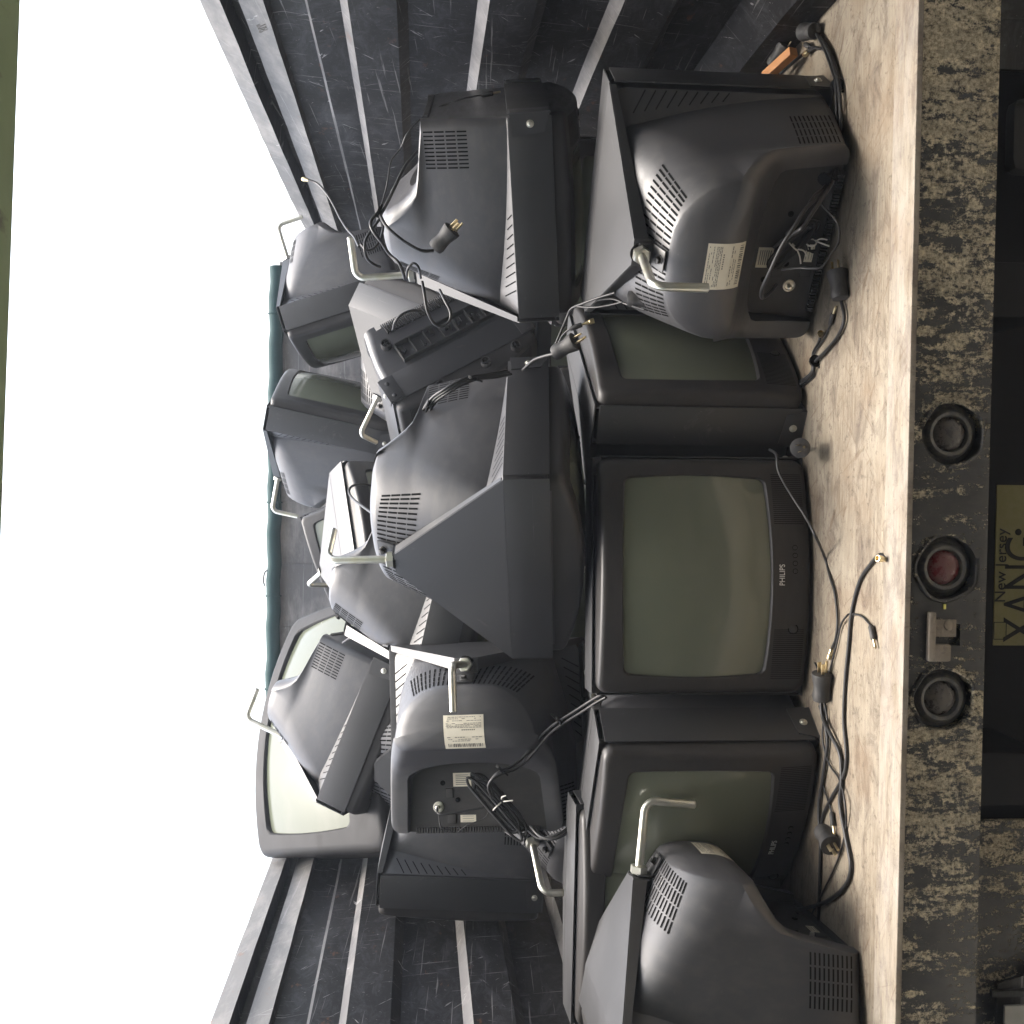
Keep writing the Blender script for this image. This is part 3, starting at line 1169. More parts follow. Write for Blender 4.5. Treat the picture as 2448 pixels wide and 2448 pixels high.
def side_wall(s, x):
    bm = bmesh.new()
    N = 36
    ys = [1.84 + (Y1 - 1.84) * i / N for i in range(N + 1)]
    rnd = random.Random(11 + s)
    dent = [[rnd.uniform(-.0025, .0025) for _ in ys] for _ in PROF]
    G = [[bm.verts.new((x - s * (ins + dent[j][i] + .004 * sin(2.1 * y + j)), y, z)) for i, y in enumerate(ys)] for j, (ins, z) in enumerate(PROF)]
    for j in range(len(PROF) - 1):
        for i in range(N):
            f = bm.faces.new((G[j][i], G[j][i + 1], G[j + 1][i + 1], G[j + 1][i]))
            f.material_index = WORN.get(j, 0)
    out = x + s * .05                                  # outer skin
    O = [[bm.verts.new((out, y, z)) for y in (ys[0], ys[-1])] for z in (1.325, .002)]
    bm.faces.new((O[0][0], O[0][1], O[1][1], O[1][0]))
    top = [G[0][i] for i in range(N + 1)]
    bm.faces.new(top + [O[0][1], O[0][0]]).material_index = 1
    bm.faces.new([G[j][0] for j in range(len(PROF))] + [O[1][0], O[0][0]])
    bm.faces.new([G[j][N] for j in range(len(PROF))] + [O[1][1], O[0][1]])
    bm.faces.new([G[-1][i] for i in range(N + 1)] + [O[1][1], O[1][0]])
    return tpart("side_wall", bm, [M['wall'], M['wall_worn'], M['rail']], 25)


wl_o = side_wall(-1, XL)
wr_o = side_wall(1, XR)

# chalk numbers on the upper rail of the far side wall
me = text_mesh('80"', .036, M['ink'], .0002)
o = link("chalk_mark", me, wr_o)
_p = Vector((XR - .020, 2.60, 1.189)) - TO
o.matrix_local = Matrix.Translation(_p + Vector((-.008, 0, .006))) @ (Matrix(((0, -.46, -.89), (-1, 0, 0), (0, .89, -.46)))).to_4x4()

# headboard with the rolled tarpaulin on top
bm = bmesh.new()
box(bm, ((XL + XR) / 2, Y1 + .03, .78), (XR - XL + .1, .05, 1.56), .003)
for k in range(7):
    box(bm, (XL + .2 + .33 * k, Y1 + .004, .78), (.012, .008, 1.52), .002)
tpart("headboard", bm, M['wall_worn'])
bm = bmesh.new()
pts = [Vector((XL - .03 + (XR - XL + .05) * i / 30, Y1 - .02 + .006 * sin(i * 1.3), 1.572 + .012 * (1 - i / 30) + .004 * sin(i * 2.1))) for i in range(31)]
tube(bm, pts, .036, 14)
for k in range(5):
    q = pts[3 + 6 * k]
    tube(bm, [q + Vector((0, .039 * cos(a), .039 * sin(a))) for a in [2 * pi * j / 16 for j in range(17)]], .004, 6)
tpart("tarp_roll", bm, M['tarp'], 40)
bm = bmesh.new()
_a = at(640, 1362, Y1 - .03)
tube(bm, spline([_a + Vector((0, 0, -.02)), _a + Vector((-.01, 0, .012)), _a + Vector((-.05, 0, .022)), _a + Vector((-.085, 0, .016))], 6), .004, 6)
tpart("tie_cord", bm, M['rubber'])

# bumper: a deep steel channel with three round holes for the marker lamps
LX = [((2277, 1037), 'lens_dark'), ((2263, 1358), 'lens_red'), ((2255, 1672), 'lens_dark')]
FY = 1.833
LP = [at(px, py, FY) for (px, py), _ in LX]
BT, BB = -.0075, -.1455


def bumper():
    me = bpy.data.meshes.new("b")
    bm = bmesh.new()
    box(bm, ((XL + XR) / 2, FY + .05, (BT + BB) / 2), (XR - XL + .1, .10, BT - BB), .004)
    bm.to_mesh(me)
    bm.free()
    cb = bmesh.new()
    for p in LP:
        cyl(cb, (p.x, FY - .05, p.z), (p.x, FY + .035, p.z), .0545, 48)
    q = at(2262, 1515, FY)
    box(cb, (q.x - .002, FY, q.z), (.038, .03, .05))
    fix(cb)
    cm = bpy.data.meshes.new("c")
    cb.to_mesh(cm)
    cb.free()
    o, c = bpy.data.objects.new("raw_bumper", me), bpy.data.objects.new("bumper_cutter", cm)
    COL.objects.link(o)
    COL.objects.link(c)
    md = o.modifiers.new("cut", 'BOOLEAN')
    md.operation, md.object, md.solver = 'DIFFERENCE', c, 'EXACT'
    out = bpy.data.meshes.new_from_object(o.evaluated_get(bpy.context.evaluated_depsgraph_get()))
    bpy.data.objects.remove(o)
    bpy.data.objects.remove(c)
    bm = bmesh.new()
    bm.from_mesh(out)
    for k in range(60):                               # crumbs of dry mud standing off the face
        x, z = random.uniform(.0, .86), random.uniform(BB + .01, BT - .01)
        r = random.uniform(.0008, .0024)
        bmesh.ops.create_icosphere(bm, subdivisions=1, radius=r, matrix=Matrix.Translation((x, FY - r * .2, z)))
    return bm


bump_o = tpart("bumper", bumper(), M['mud'], 30)
for (pp, lm), p in zip(LX, LP):
    bm = bmesh.new()
    lathe(bm, (p.x, FY + .034, p.z), (0, -1, 0), [(0, .053), (.012, .053), (.016, .050), (.018, .044), (.026, .041), (.029, .037), (.028, .032), (.020, .030), (.012, .029)], 40)
    lo = tpart("marker_lamp", bm, M['grommet'], 35, label="red round marker lamp" if lm == 'lens_red' else None)
    bm = bmesh.new()
    rr_ = random.Random(int(p.x * 1000))
    a0 = rr_.uniform(0, 6)
    tube(bm, [(p.x + (.0560 + .002 * sin(3 * a)) * cos(a), FY - .001, p.z + (.0560 + .002 * sin(5 * a)) * sin(a)) for a in [a0 + 4.6 * i / 40 for i in range(41)]], .0040, 6)
    tpart("mud_rim", bm, M['mud'], 60, lo)
    bm = bmesh.new()
    lathe(bm, (p.x, FY + .024, p.z), (0, -1, 0), [(0, .0295), (.010, .0295), (.014, .026), (.0165, .018), (.0175, .006)], 32)
    tpart("lens", bm, M[lm], 40, lo)
# broken latch bracket between the lamps
q = at(2262, 1515, FY)
bm = bmesh.new()
box(bm, (q.x + .010, FY - .002, q.z + .006), (.030, .006, .044), .002)
box(bm, (q.x - .004, FY - .006, q.z + .030), (.085, .014, .012), .003)
box(bm, (q.x - .032, FY - .005, q.z + .012), (.030, .012, .034), .004)
lathe(bm, (q.x + .016, FY - .004, q.z - .002), (0, -1, 0), [(0, .010), (.003, .009), (.004, .005)], 16)
tpart("latch_bracket", bm, M['sill'])
q = at(2257, 1450, FY)
bm = bmesh.new()
box(bm, (q.x, FY - .002, q.z), (.009, .002, .005), .0008)
tpart("stuck_leaf", bm, M['leaf'])

# underneath: aprons each side, dark frame, licence plate
bm = bmesh.new()
box(bm, (.92, 1.965, -.36), (.34, .012, .42), .002)
for k in range(4):
    box(bm, (.92, 1.957, -.200 - .0 - .001), (.34, .006, .006))
for xx in (.84, .923, 1.005):
    box(bm, (xx, 1.957, -.36), (.003, .004, .42))
tpart("rear_apron", bm, M['dark_steel'])
bm = bmesh.new()
box(bm, (-.86, 1.965, -.36), (.46, .012, .42), .002)
tpart("rear_apron", bm, M['mud'])
bm = bmesh.new()
q = at(2430, 2300, 1.93)
prism(bm, [(-.16, -.30), (.075, -.30), (-.02, .035), (-.16, .035)], lambda a, b, d: (q.x + a - .02, d, q.z + b), 1.930, 1.938)
box(bm, (q.x - .055, 1.926, q.z - .1), (.012, .012, .30), .002)
tpart("bracket", bm, M['dark_steel'])
bm = bmesh.new()
q = at(2428, 2425, 1.915)
box(bm, (q.x - .02, 1.915, q.z - .02), (.075, .006, .085), .001)
tpart("bracket", bm, M['grey_steel'], label="plain light grey bracket plate")
bm = bmesh.new()
q = at(2448, 330, 1.95)
box(bm, (q.x, 1.945, q.z - .17), (.13, .010, .40), .02)
tpart("mud_flap", bm, M['tyre'])
bm = bmesh.new()
for x in (-.55, .35):
    box(bm, (x, 3.8, -.22), (.10, 3.7, .22), .004)
for y in (2.3, 3.2, 4.3, 5.4):
    box(bm, ((XL + XR) / 2, y, -.08), (XR - XL, .08, .06), .003)
box(bm, ((XL + XR) / 2, 2.62, -.45), (1.5, .14, .14), .02)
box(bm, (0, 2.16, -.40), (2.2, .02, .60), .004)  # added black sheet standing in for the shade under the bed
tpart("frame_and_shade", bm, M['black'])
for x in (-1.0, .72):
    bm = bmesh.new()
    lathe(bm, (x - .14, 2.9, -.42), (1, 0, 0), [(0, .22), (0.0, .40), (.03, .44), (.25, .44), (.28, .40), (.28, .22)], 36)
    tpart("wheel", bm, M['tyre'], 30)
PX0, PX1 = at(2380, 1552, 2.0), at(2380, 1150, 2.0)
pc = (PX0 + PX1) / 2
bm = bmesh.new()
box(bm, (pc.x, 2.0, PX0.z - .070), (.303, .003, .152), .001)
po = tpart("license_plate", bm, M['plate'])
for txt, size, px, py, sx in (("New Jersey", .030, 2394, 1352, 1.0), ("XANG", .098, 2447, 1408, .72), ("\u25a1", .030, 2391, 1508, 1.0), ("\u2022", .05, 2437, 1272, 1.0)):
    q = at(px, py, 1.9975)
    if txt == "\u25a1":
        bm = bmesh.new()
        for dx, dz, w, h in ((0, .012, .032, .0014), (0, -.012, .032, .0014), (.016, 0, .0014, .025), (-.016, 0, .0014, .025)):
            box(bm, (q.x + dx, 1.998, q.z + dz), (w, .0006, h))
        tpart("plate_lettering", bm, M['black'], 30, po, smooth=False)
        continue
    me = text_mesh(txt, size, M['black'], .0004)
    me.transform(Matrix.Translation(q - TO) @ Matrix.Diagonal((sx, 1, 1, 1)) @ Matrix.Rotation(radians(90), 4, 'X'))
    link("plate_lettering", me, po)

# ------------------------------------------------------------------ televisions
FILLER = "unseen filler television added at floor level behind the front row to block light"  # hidden sets added to stop light leaking through behind the front row
L_ = {
    'T1': "caged black television with its back out, coiled cords on its rear, beside the orange offcut",
    'T2': "caged black television turned sideways on the floor, a round pronged plug lying against its screen",
    'T3': "caged black television facing straight out on the floor, silver lettering lit below its screen",
    'T4': "caged black television with a zinc hook rod standing in front of its greenish screen",
    'T5': "caged black television seen side-on at the tail of the bed, paper label on its rear",
    'T6': "caged black television mostly hidden behind the side-on one, only a strip of green screen showing",
    'T7': "caged black television lying face down with a gold-pronged plug resting on its grey side",
    'T10': "caged television behind the plate-fronted one, its smooth pale-lit shell and side slits showing",
    'T8': "caged black television showing its ribbed underside and a strap with two screws",
    'T9': "caged black television lying face down, its large triangular plate turned to the tailgate",
    'T11': "caged black television lying on its side, white label and tied cords on its back",
    'T12': "caged black television upright on the pile, seen edge-on below the large pale screen",
    'T13': "dark television buried below the side-lying one, a bluish zinc rod sticking out",
    'T14': "caged television high on the pile near the scratched wall, thin wire hook against the sky",
    'T15': "caged television high on the pile, its zinc hook hanging before the teal tarp roll",
    'T16': "caged television at the back whose strap is lit bright, below the headboard's bare steel",
    'T17': "caged television at the very back, only a corner of pale screen showing before the headboard",
    'T18': "larger black television leaning back on the pile, its broad pale screen mirroring the sky",
    'T19': "caged grey-lit television lying face down on the large pale screen",
    'T20': "caged television wedged behind the side-lying one, only the tip of its plate showing",
    'T22': FILLER,
    'T23': FILLER,
    'T24': FILLER,
    'T25': FILLER,
    'T21': "caged television jammed behind the ribbed underside, its strap end with two screws up",
}
for k, s in L_.items():
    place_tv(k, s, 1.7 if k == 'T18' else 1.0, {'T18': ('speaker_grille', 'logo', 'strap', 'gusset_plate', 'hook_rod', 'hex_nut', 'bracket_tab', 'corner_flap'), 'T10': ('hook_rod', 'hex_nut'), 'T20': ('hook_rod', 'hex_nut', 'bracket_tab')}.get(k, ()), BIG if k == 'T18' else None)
bpy.context.view_layer.update()


def tvpart(key, name, bm, mats, angle=30):
    fix(bm)
    return link(name, finish(bm, name, mats, angle), TVS[key])


# underside tray of the upturned television
bm = bmesh.new()
for (x0, x1, y0, y1) in ((-.20, .15, .168, .232),):
    n = 7
    for y in (y0, y1):
        box(bm, ((x0 + x1) / 2, y, -.008), (x1 - x0, .003, .022))
    for k in range(n + 1):
        box(bm, (x0 + (x1 - x0) * k / n, (y0 + y1) / 2, -.007), (.003, y1 - y0, .020))
    for k in range(n):
        xc = x0 + (x1 - x0) * (k + .5) / n
        for j in range(random.randint(1, 4)):
            box(bm, (xc + random.uniform(-.015, .015), (y0 + y1) / 2 + random.uniform(-.02, .02), -.004), (random.choice((.003, .012)), random.choice((.02, .003)), .014))
for k in range(40):
    box(bm, (-.19 + .0085 * k, .300, -.001), (.004, .024, .010))
for x, y in ((.17, .25), (-.19, .27), (.1, .03), (-.06, .028), (-.17, .03)):
    lathe(bm, (x, y, .004), (0, 0, -1), [(0, .017), (.022, .016), (.022, .013), (.004, .012)], 18)
    box(bm, (x, y, -.006), (.028, .003, .014))
    box(bm, (x, y, -.006), (.003, .028, .014))
tvpart('T8', "base_tray", bm, M['panel'])
for key, ys in (('T8', (.075, .122)), ('T21', (.075, .122))):
    for y in ys:
        for s in ((1,) if key == 'T8' else (-1,)):
            bm = bmesh.new()
            lathe(bm, (s * .238, y, -.006), (0, 0, -1), [(0, .0095), (.002, .0095), (.0025, .007), (.006, .006), (.0075, .003)], 14)
            tvpart(key, "screw", bm, M['cage'])
# ------------------------------------------------------------------ cords and plugs
PR = {'pw': .0046, 'thin': .0026, 'coax': .0036}
CG = "loose power and aerial cords"


class Cord:
    def __init__(self, label, origin, name="power_cord"):
        self.o = Vector(origin)
        self.root = empty(name, self.o, label, "cord", CG)

    def strand(self, pts, r, step=7, mat='rubber'):
        bm = bmesh.new()
        tube(bm, spline([Vector(p) - self.o for p in pts], step), r * 0.80, 9)
        fix(bm)
        return link("cable", finish(bm, "cable", M[mat], 60), self.root)

    def plug(self, a, d, size=1.0, roll=0.0):
        a, d = Vector(a) - self.o, Vector(d).normalized()
        bm = bmesh.new()
        s = size
        lathe(bm, a, d, [(0, .007 * s), (.002 * s, .0145 * s), (.010 * s, .0165 * s), (.019 * s, .0150 * s), (.028 * s, .0145 * s), (.040 * s, .0170 * s), (.048 * s, .0185 * s), (.052 * s, .0185 * s), (.053 * s, .016 * s)], 22)
        fix(bm)
        p = link("plug", finish(bm, "plug", M['plug'], 40), self.root)
        q = (d.to_track_quat('Z', 'Y').to_matrix()) @ Matrix.Rotation(roll, 3, 'Z')
        e = a + d * .053 * s
        for x, y, fl in ((-.0062, .003, 1), (.0062, .003, 1), (0, -.007, 0)):
            bm = bmesh.new()
            c = e + q @ Vector((x * s, y * s, .009 * s))
            if fl:
                box(bm, c, (.0016 * s, .0064 * s, .019 * s), .0004, q)
            else:
                cyl(bm, e + q @ Vector((x * s, y * s, 0)), e + q @ Vector((x * s, y * s, .021 * s)), .0024 * s, 10)
            fix(bm)
            link("prong", finish(bm, "prong", M['brass'], 30), p)

    def jack(self, a, d, kind='jack'):
        a, d = Vector(a) - self.o, Vector(d).normalized()
        bm = bmesh.new()
        if kind == 'jack':
            lathe(bm, a, d, [(0, .003), (.004, .0052), (.026, .0056), (.028, .0045)], 14, 0)
            lathe(bm, a + d * .028, d, [(0, .0026), (.014, .0026), (.0145, .0019), (.016, .0024), (.018, .0012)], 10, 1)
        else:
            lathe(bm, a, d, [(0, .0036), (.004, .0044), (.010, .0048), (.011, .0060), (.021, .0060), (.0211, .0048), (.012, .0046)], 14, 1)
        fix(bm)
        link("connector", finish(bm, "connector", [M['plug'], M['brass']], 40), self.root)

    def tie(self, a, d, r):
        a, d = Vector(a) - self.o, Vector(d).normalized()
        bm = bmesh.new()
        lathe(bm, a - d * .003, d, [(0, r), (.006, r)], 12)
        box(bm, a + d.orthogonal().normalized() * (r + .006), (.004, .004, .014), 0, d.to_track_quat('X', 'Z').to_matrix())
        fix(bm)
        link("cable_tie", finish(bm, "cable_tie", M['black'], 30), self.root)


def F(lst, r):
    return [floor_at(px, py, r) for px, py in lst]


# three-strand cord with a plug standing up off the floor beside the sideways television
c = Cord("short cord on the floor whose plug points at the seen-from-behind television", floor_at(1950, 862))
base = F([(1905, 925), (1940, 895), (1949, 866)], .008)
c.strand(base + F([(1975, 838), (2005, 800), (2018, 760), (2010, 716)], .007), PR['pw'])
c.strand(F([(1912, 928), (1945, 898), (1944, 868), (1950, 840), (1972, 806), (1984, 778)], .004), PR['thin'])
c.strand(F([(1900, 920), (1938, 892), (1942, 866), (1944, 843), (1957, 818), (1961, 803)], .005), PR['coax'])
a, b = floor_at(2010, 716, .014), floor_at(2000, 640, .018)
c.plug(a, b - a, 1.12, .6)
a, b = floor_at(1984, 778, .006), floor_at(1996, 738, .006)
c.jack(a, b - a)
a, b = floor_at(1961, 803, .006), floor_at(1962, 778, .03)
c.jack(a, b - a, 'coax')
c.tie(floor_at(1949, 863, .008), Vector((.3, -1, 0)), .013)

# bundle that runs from the wall end, round the seen-from-behind television and up its back
c = Cord("cord bundle looping round the seen-from-behind television to the orange offcut", floor_at(2000, 373))
fl = [(1946, 70), (1985, 130), (2001, 178), (2002, 205), (2005, 290), (2000, 373)]
rear = [(1984, 435, 2.10), (1957, 470, 2.06), (1925, 500, 2.03), (1900, 540, 2.015), (1868, 590, 2.03), (1840, 650, 2.06), (1822, 690, 2.10), (1822, 712, 2.13), (1840, 700, 2.16), (1856, 680, 2.17)]
c.strand(F(fl, .006) + [at(*p) for p in rear], PR['pw'])
fl2 = [(1940, 62), (1978, 118), (1996, 172), (2006, 210), (2010, 290), (2006, 378)]
c.strand(F(fl2, .012) + [at(*p) for p in ((1992, 430, 2.09), (1965, 475, 2.04), (1938, 515, 2.02), (1918, 545, 2.02), (1895, 560, 2.05), (1850, 590, 2.12))], PR['pw'])
c.strand(F([(1950, 78), (1972, 122), (1994, 185), (1998, 210), (2000, 290), (1996, 370)], .016) + [at(*p) for p in ((1975, 440, 2.09), (1945, 470, 2.05), (1915, 520, 2.04), (1880, 560, 2.08))], PR['coax'])
c.strand([at(*p) for p in ((1962, 488, 2.05), (2000, 530, 2.03), (2006, 575, 2.02), (1985, 610, 2.02), (1965, 638, 2.02), (1940, 642, 2.03), (1910, 641, 2.05), (1868, 645, 2.10))], PR['thin'])
a, b = floor_at(1948, 74, .02), floor_at(1896, 78, .03)
c.plug(a, b - a, 1.05, .3)
a = floor_at(1845, 158, .05)
c.plug(a, floor_at(1880, 105, .03) - a, 1.05, .9)
c.strand([a, a + Vector((-.02, .02, -.03)), floor_at(1868, 175, .02), floor_at(1935, 120, .008), floor_at(1975, 118, .008)], PR['pw'])
c.jack(floor_at(1935, 112, .012), floor_at(1905, 95, .014) - floor_at(1935, 112, .012))
c.jack(floor_at(1932, 124, .012), floor_at(1905, 145, .012) - floor_at(1932, 124, .012), 'coax')
c.strand([floor_at(1935, 112, .012), floor_at(1950, 113, .008), floor_at(1970, 120, .008)], PR['thin'])
c.strand([floor_at(1932, 124, .012), floor_at(1950, 116, .01), floor_at(1972, 118, .01)], PR['thin'])
for pts, d in ((floor_at(2002, 203, .011), Vector((.2, -1, 0))), (at(1972, 428, 2.08), Vector((-.6, -.4, .5)))):
    c.tie(pts, d, .014)


def coil(key, centre, axis_u, axis_v, L, W, n, r, lift, label, seed, ties=1):
    """a hank of flex folded back and forth and held by a twist of white tie"""
    rnd = random.Random(seed)
    root = TVS[key]
    R = root.matrix_world.to_3x3()
    o = root.matrix_world @ Vector(centre)
    U, V = R @ Vector(axis_u), R @ Vector(axis_v)
    N_ = R @ Vector((0, 1, 0))
    c = Cord(label, o)
    pts = []
    for k in range(n):
        for i in range(10):
            a = 2 * pi * i / 10
            l = L * (1 + .18 * sin(k * 1.7 + seed))
            w = W * (1 + .30 * cos(k * 2.3 + seed))
            pinch = .45 + .55 * abs(cos(a))
            pts.append(o + U * (l * cos(a)) + V * (w * sin(a) * pinch + .004 * (k - n / 2)) + N_ * (lift + .0035 * k + rnd.uniform(0, .004)))
    c.strand(pts, r, 4)
    bm = bmesh.new()
    p0 = o - c.o + N_ * (lift + .01)
    tube(bm, [p0 + V * (W * .62 * cos(a)) + N_ * (.016 * sin(a)) for a in [2 * pi * i / 18 for i in range(19)]], .0016, 6)
    tube(bm, spline([p0 - V * W * .62, p0 - V * (W * .62 + .012) + U * .006 + N_ * .01, p0 - V * (W * .62 + .026) + U * .016 + N_ * .012], 5), .0016, 6)
    tube(bm, spline([p0 - V * W * .62, p0 - V * (W * .62 + .010) - U * .008 + N_ * .01, p0 - V * (W * .62 + .022) - U * .004 + N_ * .016], 5), .0016, 6)
    fix(bm)
    link("twist_tie", finish(bm, "twist_tie", M['white_tie'], 60), c.root)
    return c


coil('T1', (-.005, .324, .082), (.75, 0, .55), (-.55, 0, .75), .060, .022, 5, .0042, .012, "hank of flex tied on the back of the television beside the orange offcut", 2)
c = coil('T11', (-.055, .326, .065), (-.62, 0, -.72), (.72, 0, -.62), .088, .024, 6, .0044, .014, "hank of flex tied with white on the side-lying television's back", 5)
P11 = lambda x, y, z: tv_pt('T11', (x, y + .016, z))
c.strand([P11(.094, .318, .062), P11(.088, .335, .052), P11(.07, .338, .050), P11(.02, .334, .056), P11(-.03, .33, .064)], .0036)
c.strand([P11(.090, .32, .05), P11(.084, .33, .020), P11(.066, .322, .010), P11(.05, .318, .004), P11(.02, .325, .022), P11(-.02, .328, .036), P11(-.035, .33, .056)], .0018)
c = coil('T1', (-.012, .326, .045), (.8, 0, -.3), (.3, 0, .8), .030, .018, 2, .0026, .010, "small loop of thin flex low on the back of the television beside the orange offcut", 9)

# long cord hanging over the silver-lettered television's front
c = Cord("aerial cord hanging over the lettered television and ending in a gold tip", floor_at(1990, 1400))
c.strand([at(1840, 1075, 2.30), at(1856, 1088, 2.235), at(1862, 1129, 2.215), at(1893, 1185, 2.195), at(1926, 1236, 2.165), at(1950, 1283, 2.13)] + F([(1972, 1334), (1986, 1385), (1996, 1420), (2002, 1482), (1998, 1526), (1988, 1552)], .0045), PR['coax'])
a, b = floor_at(1988, 1552, .006), floor_at(1982, 1574, .008)
c.jack(a, b - a, 'coax')

c = Cord("thick cord lying along the bed edge, brass ring end nearest the sill", floor_at(2035, 1464))
c.strand(F([(2119, 1336), (2104, 1326), (2084, 1346), (2055, 1390), (2036, 1464), (2028, 1548), (2020, 1636), (2017, 1724), (2023, 1790), (2022, 1830), (2016, 1856), (2006, 1876), (1984, 1915), (1964, 1966), (1961, 2054), (1959, 2130), (1956, 2200)], .0045), .0045)
a = floor_at(2119, 1338, .004)
c.jack(a, Vector((.15, -.35, 1)), 'coax')

c = Cord("thin cord with a small black jack lying by itself near the sill", floor_at(2000, 1548))
c.strand(F([(2083, 1497), (2060, 1473), (2033, 1468)], .004) + [floor_at(2022, 1475, .011)] + F([(2010, 1496), (1998, 1548), (1982, 1614), (1971, 1702), (1967, 1768), (1982, 1825), (2007, 1865)], .005) + [floor_at(2020, 1918, .010)] + F([(2022, 1979), (2005, 2050), (1967, 2133), (1938, 2190)], .004), PR['thin'])
a, b = floor_at(2081, 1494, .007), floor_at(2090, 1535, .006)
c.jack(a, b - a)

c = Cord("cord whose plug lies prongs up beneath the lettered television's corner", floor_at(1961, 1678))
c.strand(F([(1963, 1678), (1967, 1715), (1985, 1755)], .010) + F([(2008, 1803), (2012, 1869), (2008, 1922), (2022, 2001), (2034, 2072), (2019, 2120), (1976, 2155), (1920, 2172), (1880, 2176)], .0055), .0052)
a, b = floor_at(1963, 1676, .016), floor_at(1966, 1612, .019)
c.plug(a, b - a, 1.15, .2)
c.strand(F([(1948, 1585), (1955, 1600), (1959, 1622)], .004) + [floor_at(1966, 1660, .012), floor_at(1975, 1700, .006), floor_at(1980, 1740, .004)], PR['thin'])

c = Cord("cord whose plug lies slanting before the rod-fronted television", floor_at(1965, 1856))
c.strand(F([(1960, 1688), (1966, 1705), (1975, 1746), (1978, 1781), (1968, 1856), (1958, 1922), (1960, 1978), (1966, 1990)], .006), .0048)
a, b = floor_at(1964, 1984, .016), floor_at(1994, 2034, .018)
c.plug(a, b - a, 1.12, .8)
c.strand(F([(1964, 1860), (1970, 1886), (1984, 1926), (1988, 1940)], .004), PR['thin'])
a, b = floor_at(1988, 1940, .006), floor_at(1993, 1982, .006)
c.jack(a, b - a)

# tied cords that drop from the side-lying television to the floor row
c = Cord("pair of tied cords stretched from the side-lying television down to the front row", at(1312, 1740, 2.52))
top = [(1440, 1660, 2.42), (1418, 1672, 2.44), (1378, 1698, 2.47), (1312, 1742, 2.50), (1259, 1802, 2.51), (1226, 1830, 2.50), (1190, 1848, 2.49), (1172, 1872, 2.50), (1180, 1900, 2.52)]
c.strand([at(*p) for p in top], .0046)
c.strand([at(p[0] + (9 if i < 6 else -4), p[1] + 7, p[2] - .006) for i, p in enumerate(top)], .0046)
c.tie(at(1336, 1725, 2.49), Vector((-.5, -.2, .6)), .012)
c.tie(at(1196, 1838, 2.49), Vector((-.6, -.1, .5)), .012)
c = Cord("dark cord sagging below the side-lying television's back", at(1330, 1995, 2.6))
c.strand([at(*p) for p in ((1268, 1975, 2.55), (1290, 1998, 2.52), (1318, 2006, 2.50), (1348, 1996, 2.50), (1366, 1978, 2.53), (1380, 1960, 2.6))], .0048)
c.strand([at(*p) for p in ((1262, 1985, 2.55), (1288, 2004, 2.53), (1318, 2000, 2.51), (1346, 1988, 2.51), (1362, 1974, 2.54))], .0046)

# cords thrown over the face-down television with the plug
T7 = lambda x, y, z: tv_pt('T7', (x, y, z))


def P7(lst, y):
    return [at(850 + .3623 * a, 150 + .3623 * b, y + dy) for a, b, dy in lst]


c = Cord("grey cord looped over the face-down television, gold-pronged plug on its side", at(905, 515, 2.42))
c.strand(P7([(470, 530, .12), (430, 565, .06), (330, 680, .0), (250, 840, -.02), (200, 940, -.03), (160, 1010, -.03)], 2.45), .0046)
c.strand(P7([(160, 1000, -.03), (190, 1060, -.05), (240, 1115, -.06), (330, 1185, -.06), (430, 1238, -.06), (515, 1240, -.055)], 2.44), .0046)
a, b = [at(850 + .3623 * p, 150 + .3623 * q, y) for p, q, y in ((520, 1228, 2.385), (622, 1118, 2.365))]
c.plug(a, b - a, 1.1, .3)
c.strand(P7([(150, 985, -.03), (100, 1050, -.05), (115, 1110, -.06), (175, 1190, -.06), (225, 1265, -.05), (285, 1320, -.06), (315, 1390, -.05), (322, 1420, -.03)], 2.45), .0044)
c.strand(P7([(160, 1030, -.02), (75, 1150, -.04), (60, 1220, -.05), (75, 1290, -.04), (120, 1330, -.02), (160, 1345, .02)], 2.47), .0040)
c.strand(P7([(165, 1035, -.02), (182, 1090, -.03), (160, 1170, -.05), (110, 1230, -.05), (70, 1235, -.05), (35, 1195, -.04)], 2.47), .0036)
c.strand(P7([(440, 1445, -.02), (455, 1530, -.04), (475, 1640, -.04), (520, 1722, -.03), (575, 1738, -.03), (622, 1700, -.03), (625, 1640, -.03), (590, 1570, -.02), (555, 1500, .02)], 2.45), .0042)
c.strand(P7([(335, 1420, .0), (345, 1360, -.03), (378, 1325, -.04), (405, 1335, -.04), (420, 1365, -.02), (430, 1420, .02)], 2.46), .0036)
c.strand(P7([(430, 1640, .05), (370, 1635, .03), (300, 1665, .02), (260, 1710, .03), (248, 1760, .05)], 2.6), .0040)
a = at(850 + .3623 * 155, 150 + .3623 * 985, 2.415)
c.tie(a, Vector((.3, 0, 1)), .013)
c = Cord("thin black cord trailing across the ribs to the upper strap of the face-down television", at(970, 262, 2.6))
c.strand(P7([(870, 208, .0), (780, 222, .0), (690, 242, .0), (540, 298, .02), (430, 372, .0), (340, 470, .0), (300, 560, .02), (235, 650, .02), (215, 760, .0), (195, 860, .0), (165, 960, -.02)], 2.56), .0024)
a, b = at(1150, 228, 2.56), at(1166, 225, 2.56)
c.jack(a, b - a)
c = Cord("grey aerial cord with a brass end standing against the scratched wall", at(800, 500, 2.8))
c.strand([at(*p) for p in ((737, 430, 2.95), (760, 440, 2.93), (783, 466, 2.88), (800, 495, 2.84), (814, 523, 2.78), (830, 548, 2.72), (846, 566, 2.66), (858, 590, 2.58))], .0038)
a = at(738, 431, 2.95)
c.jack(a, at(726, 428, 2.96) - a, 'coax')

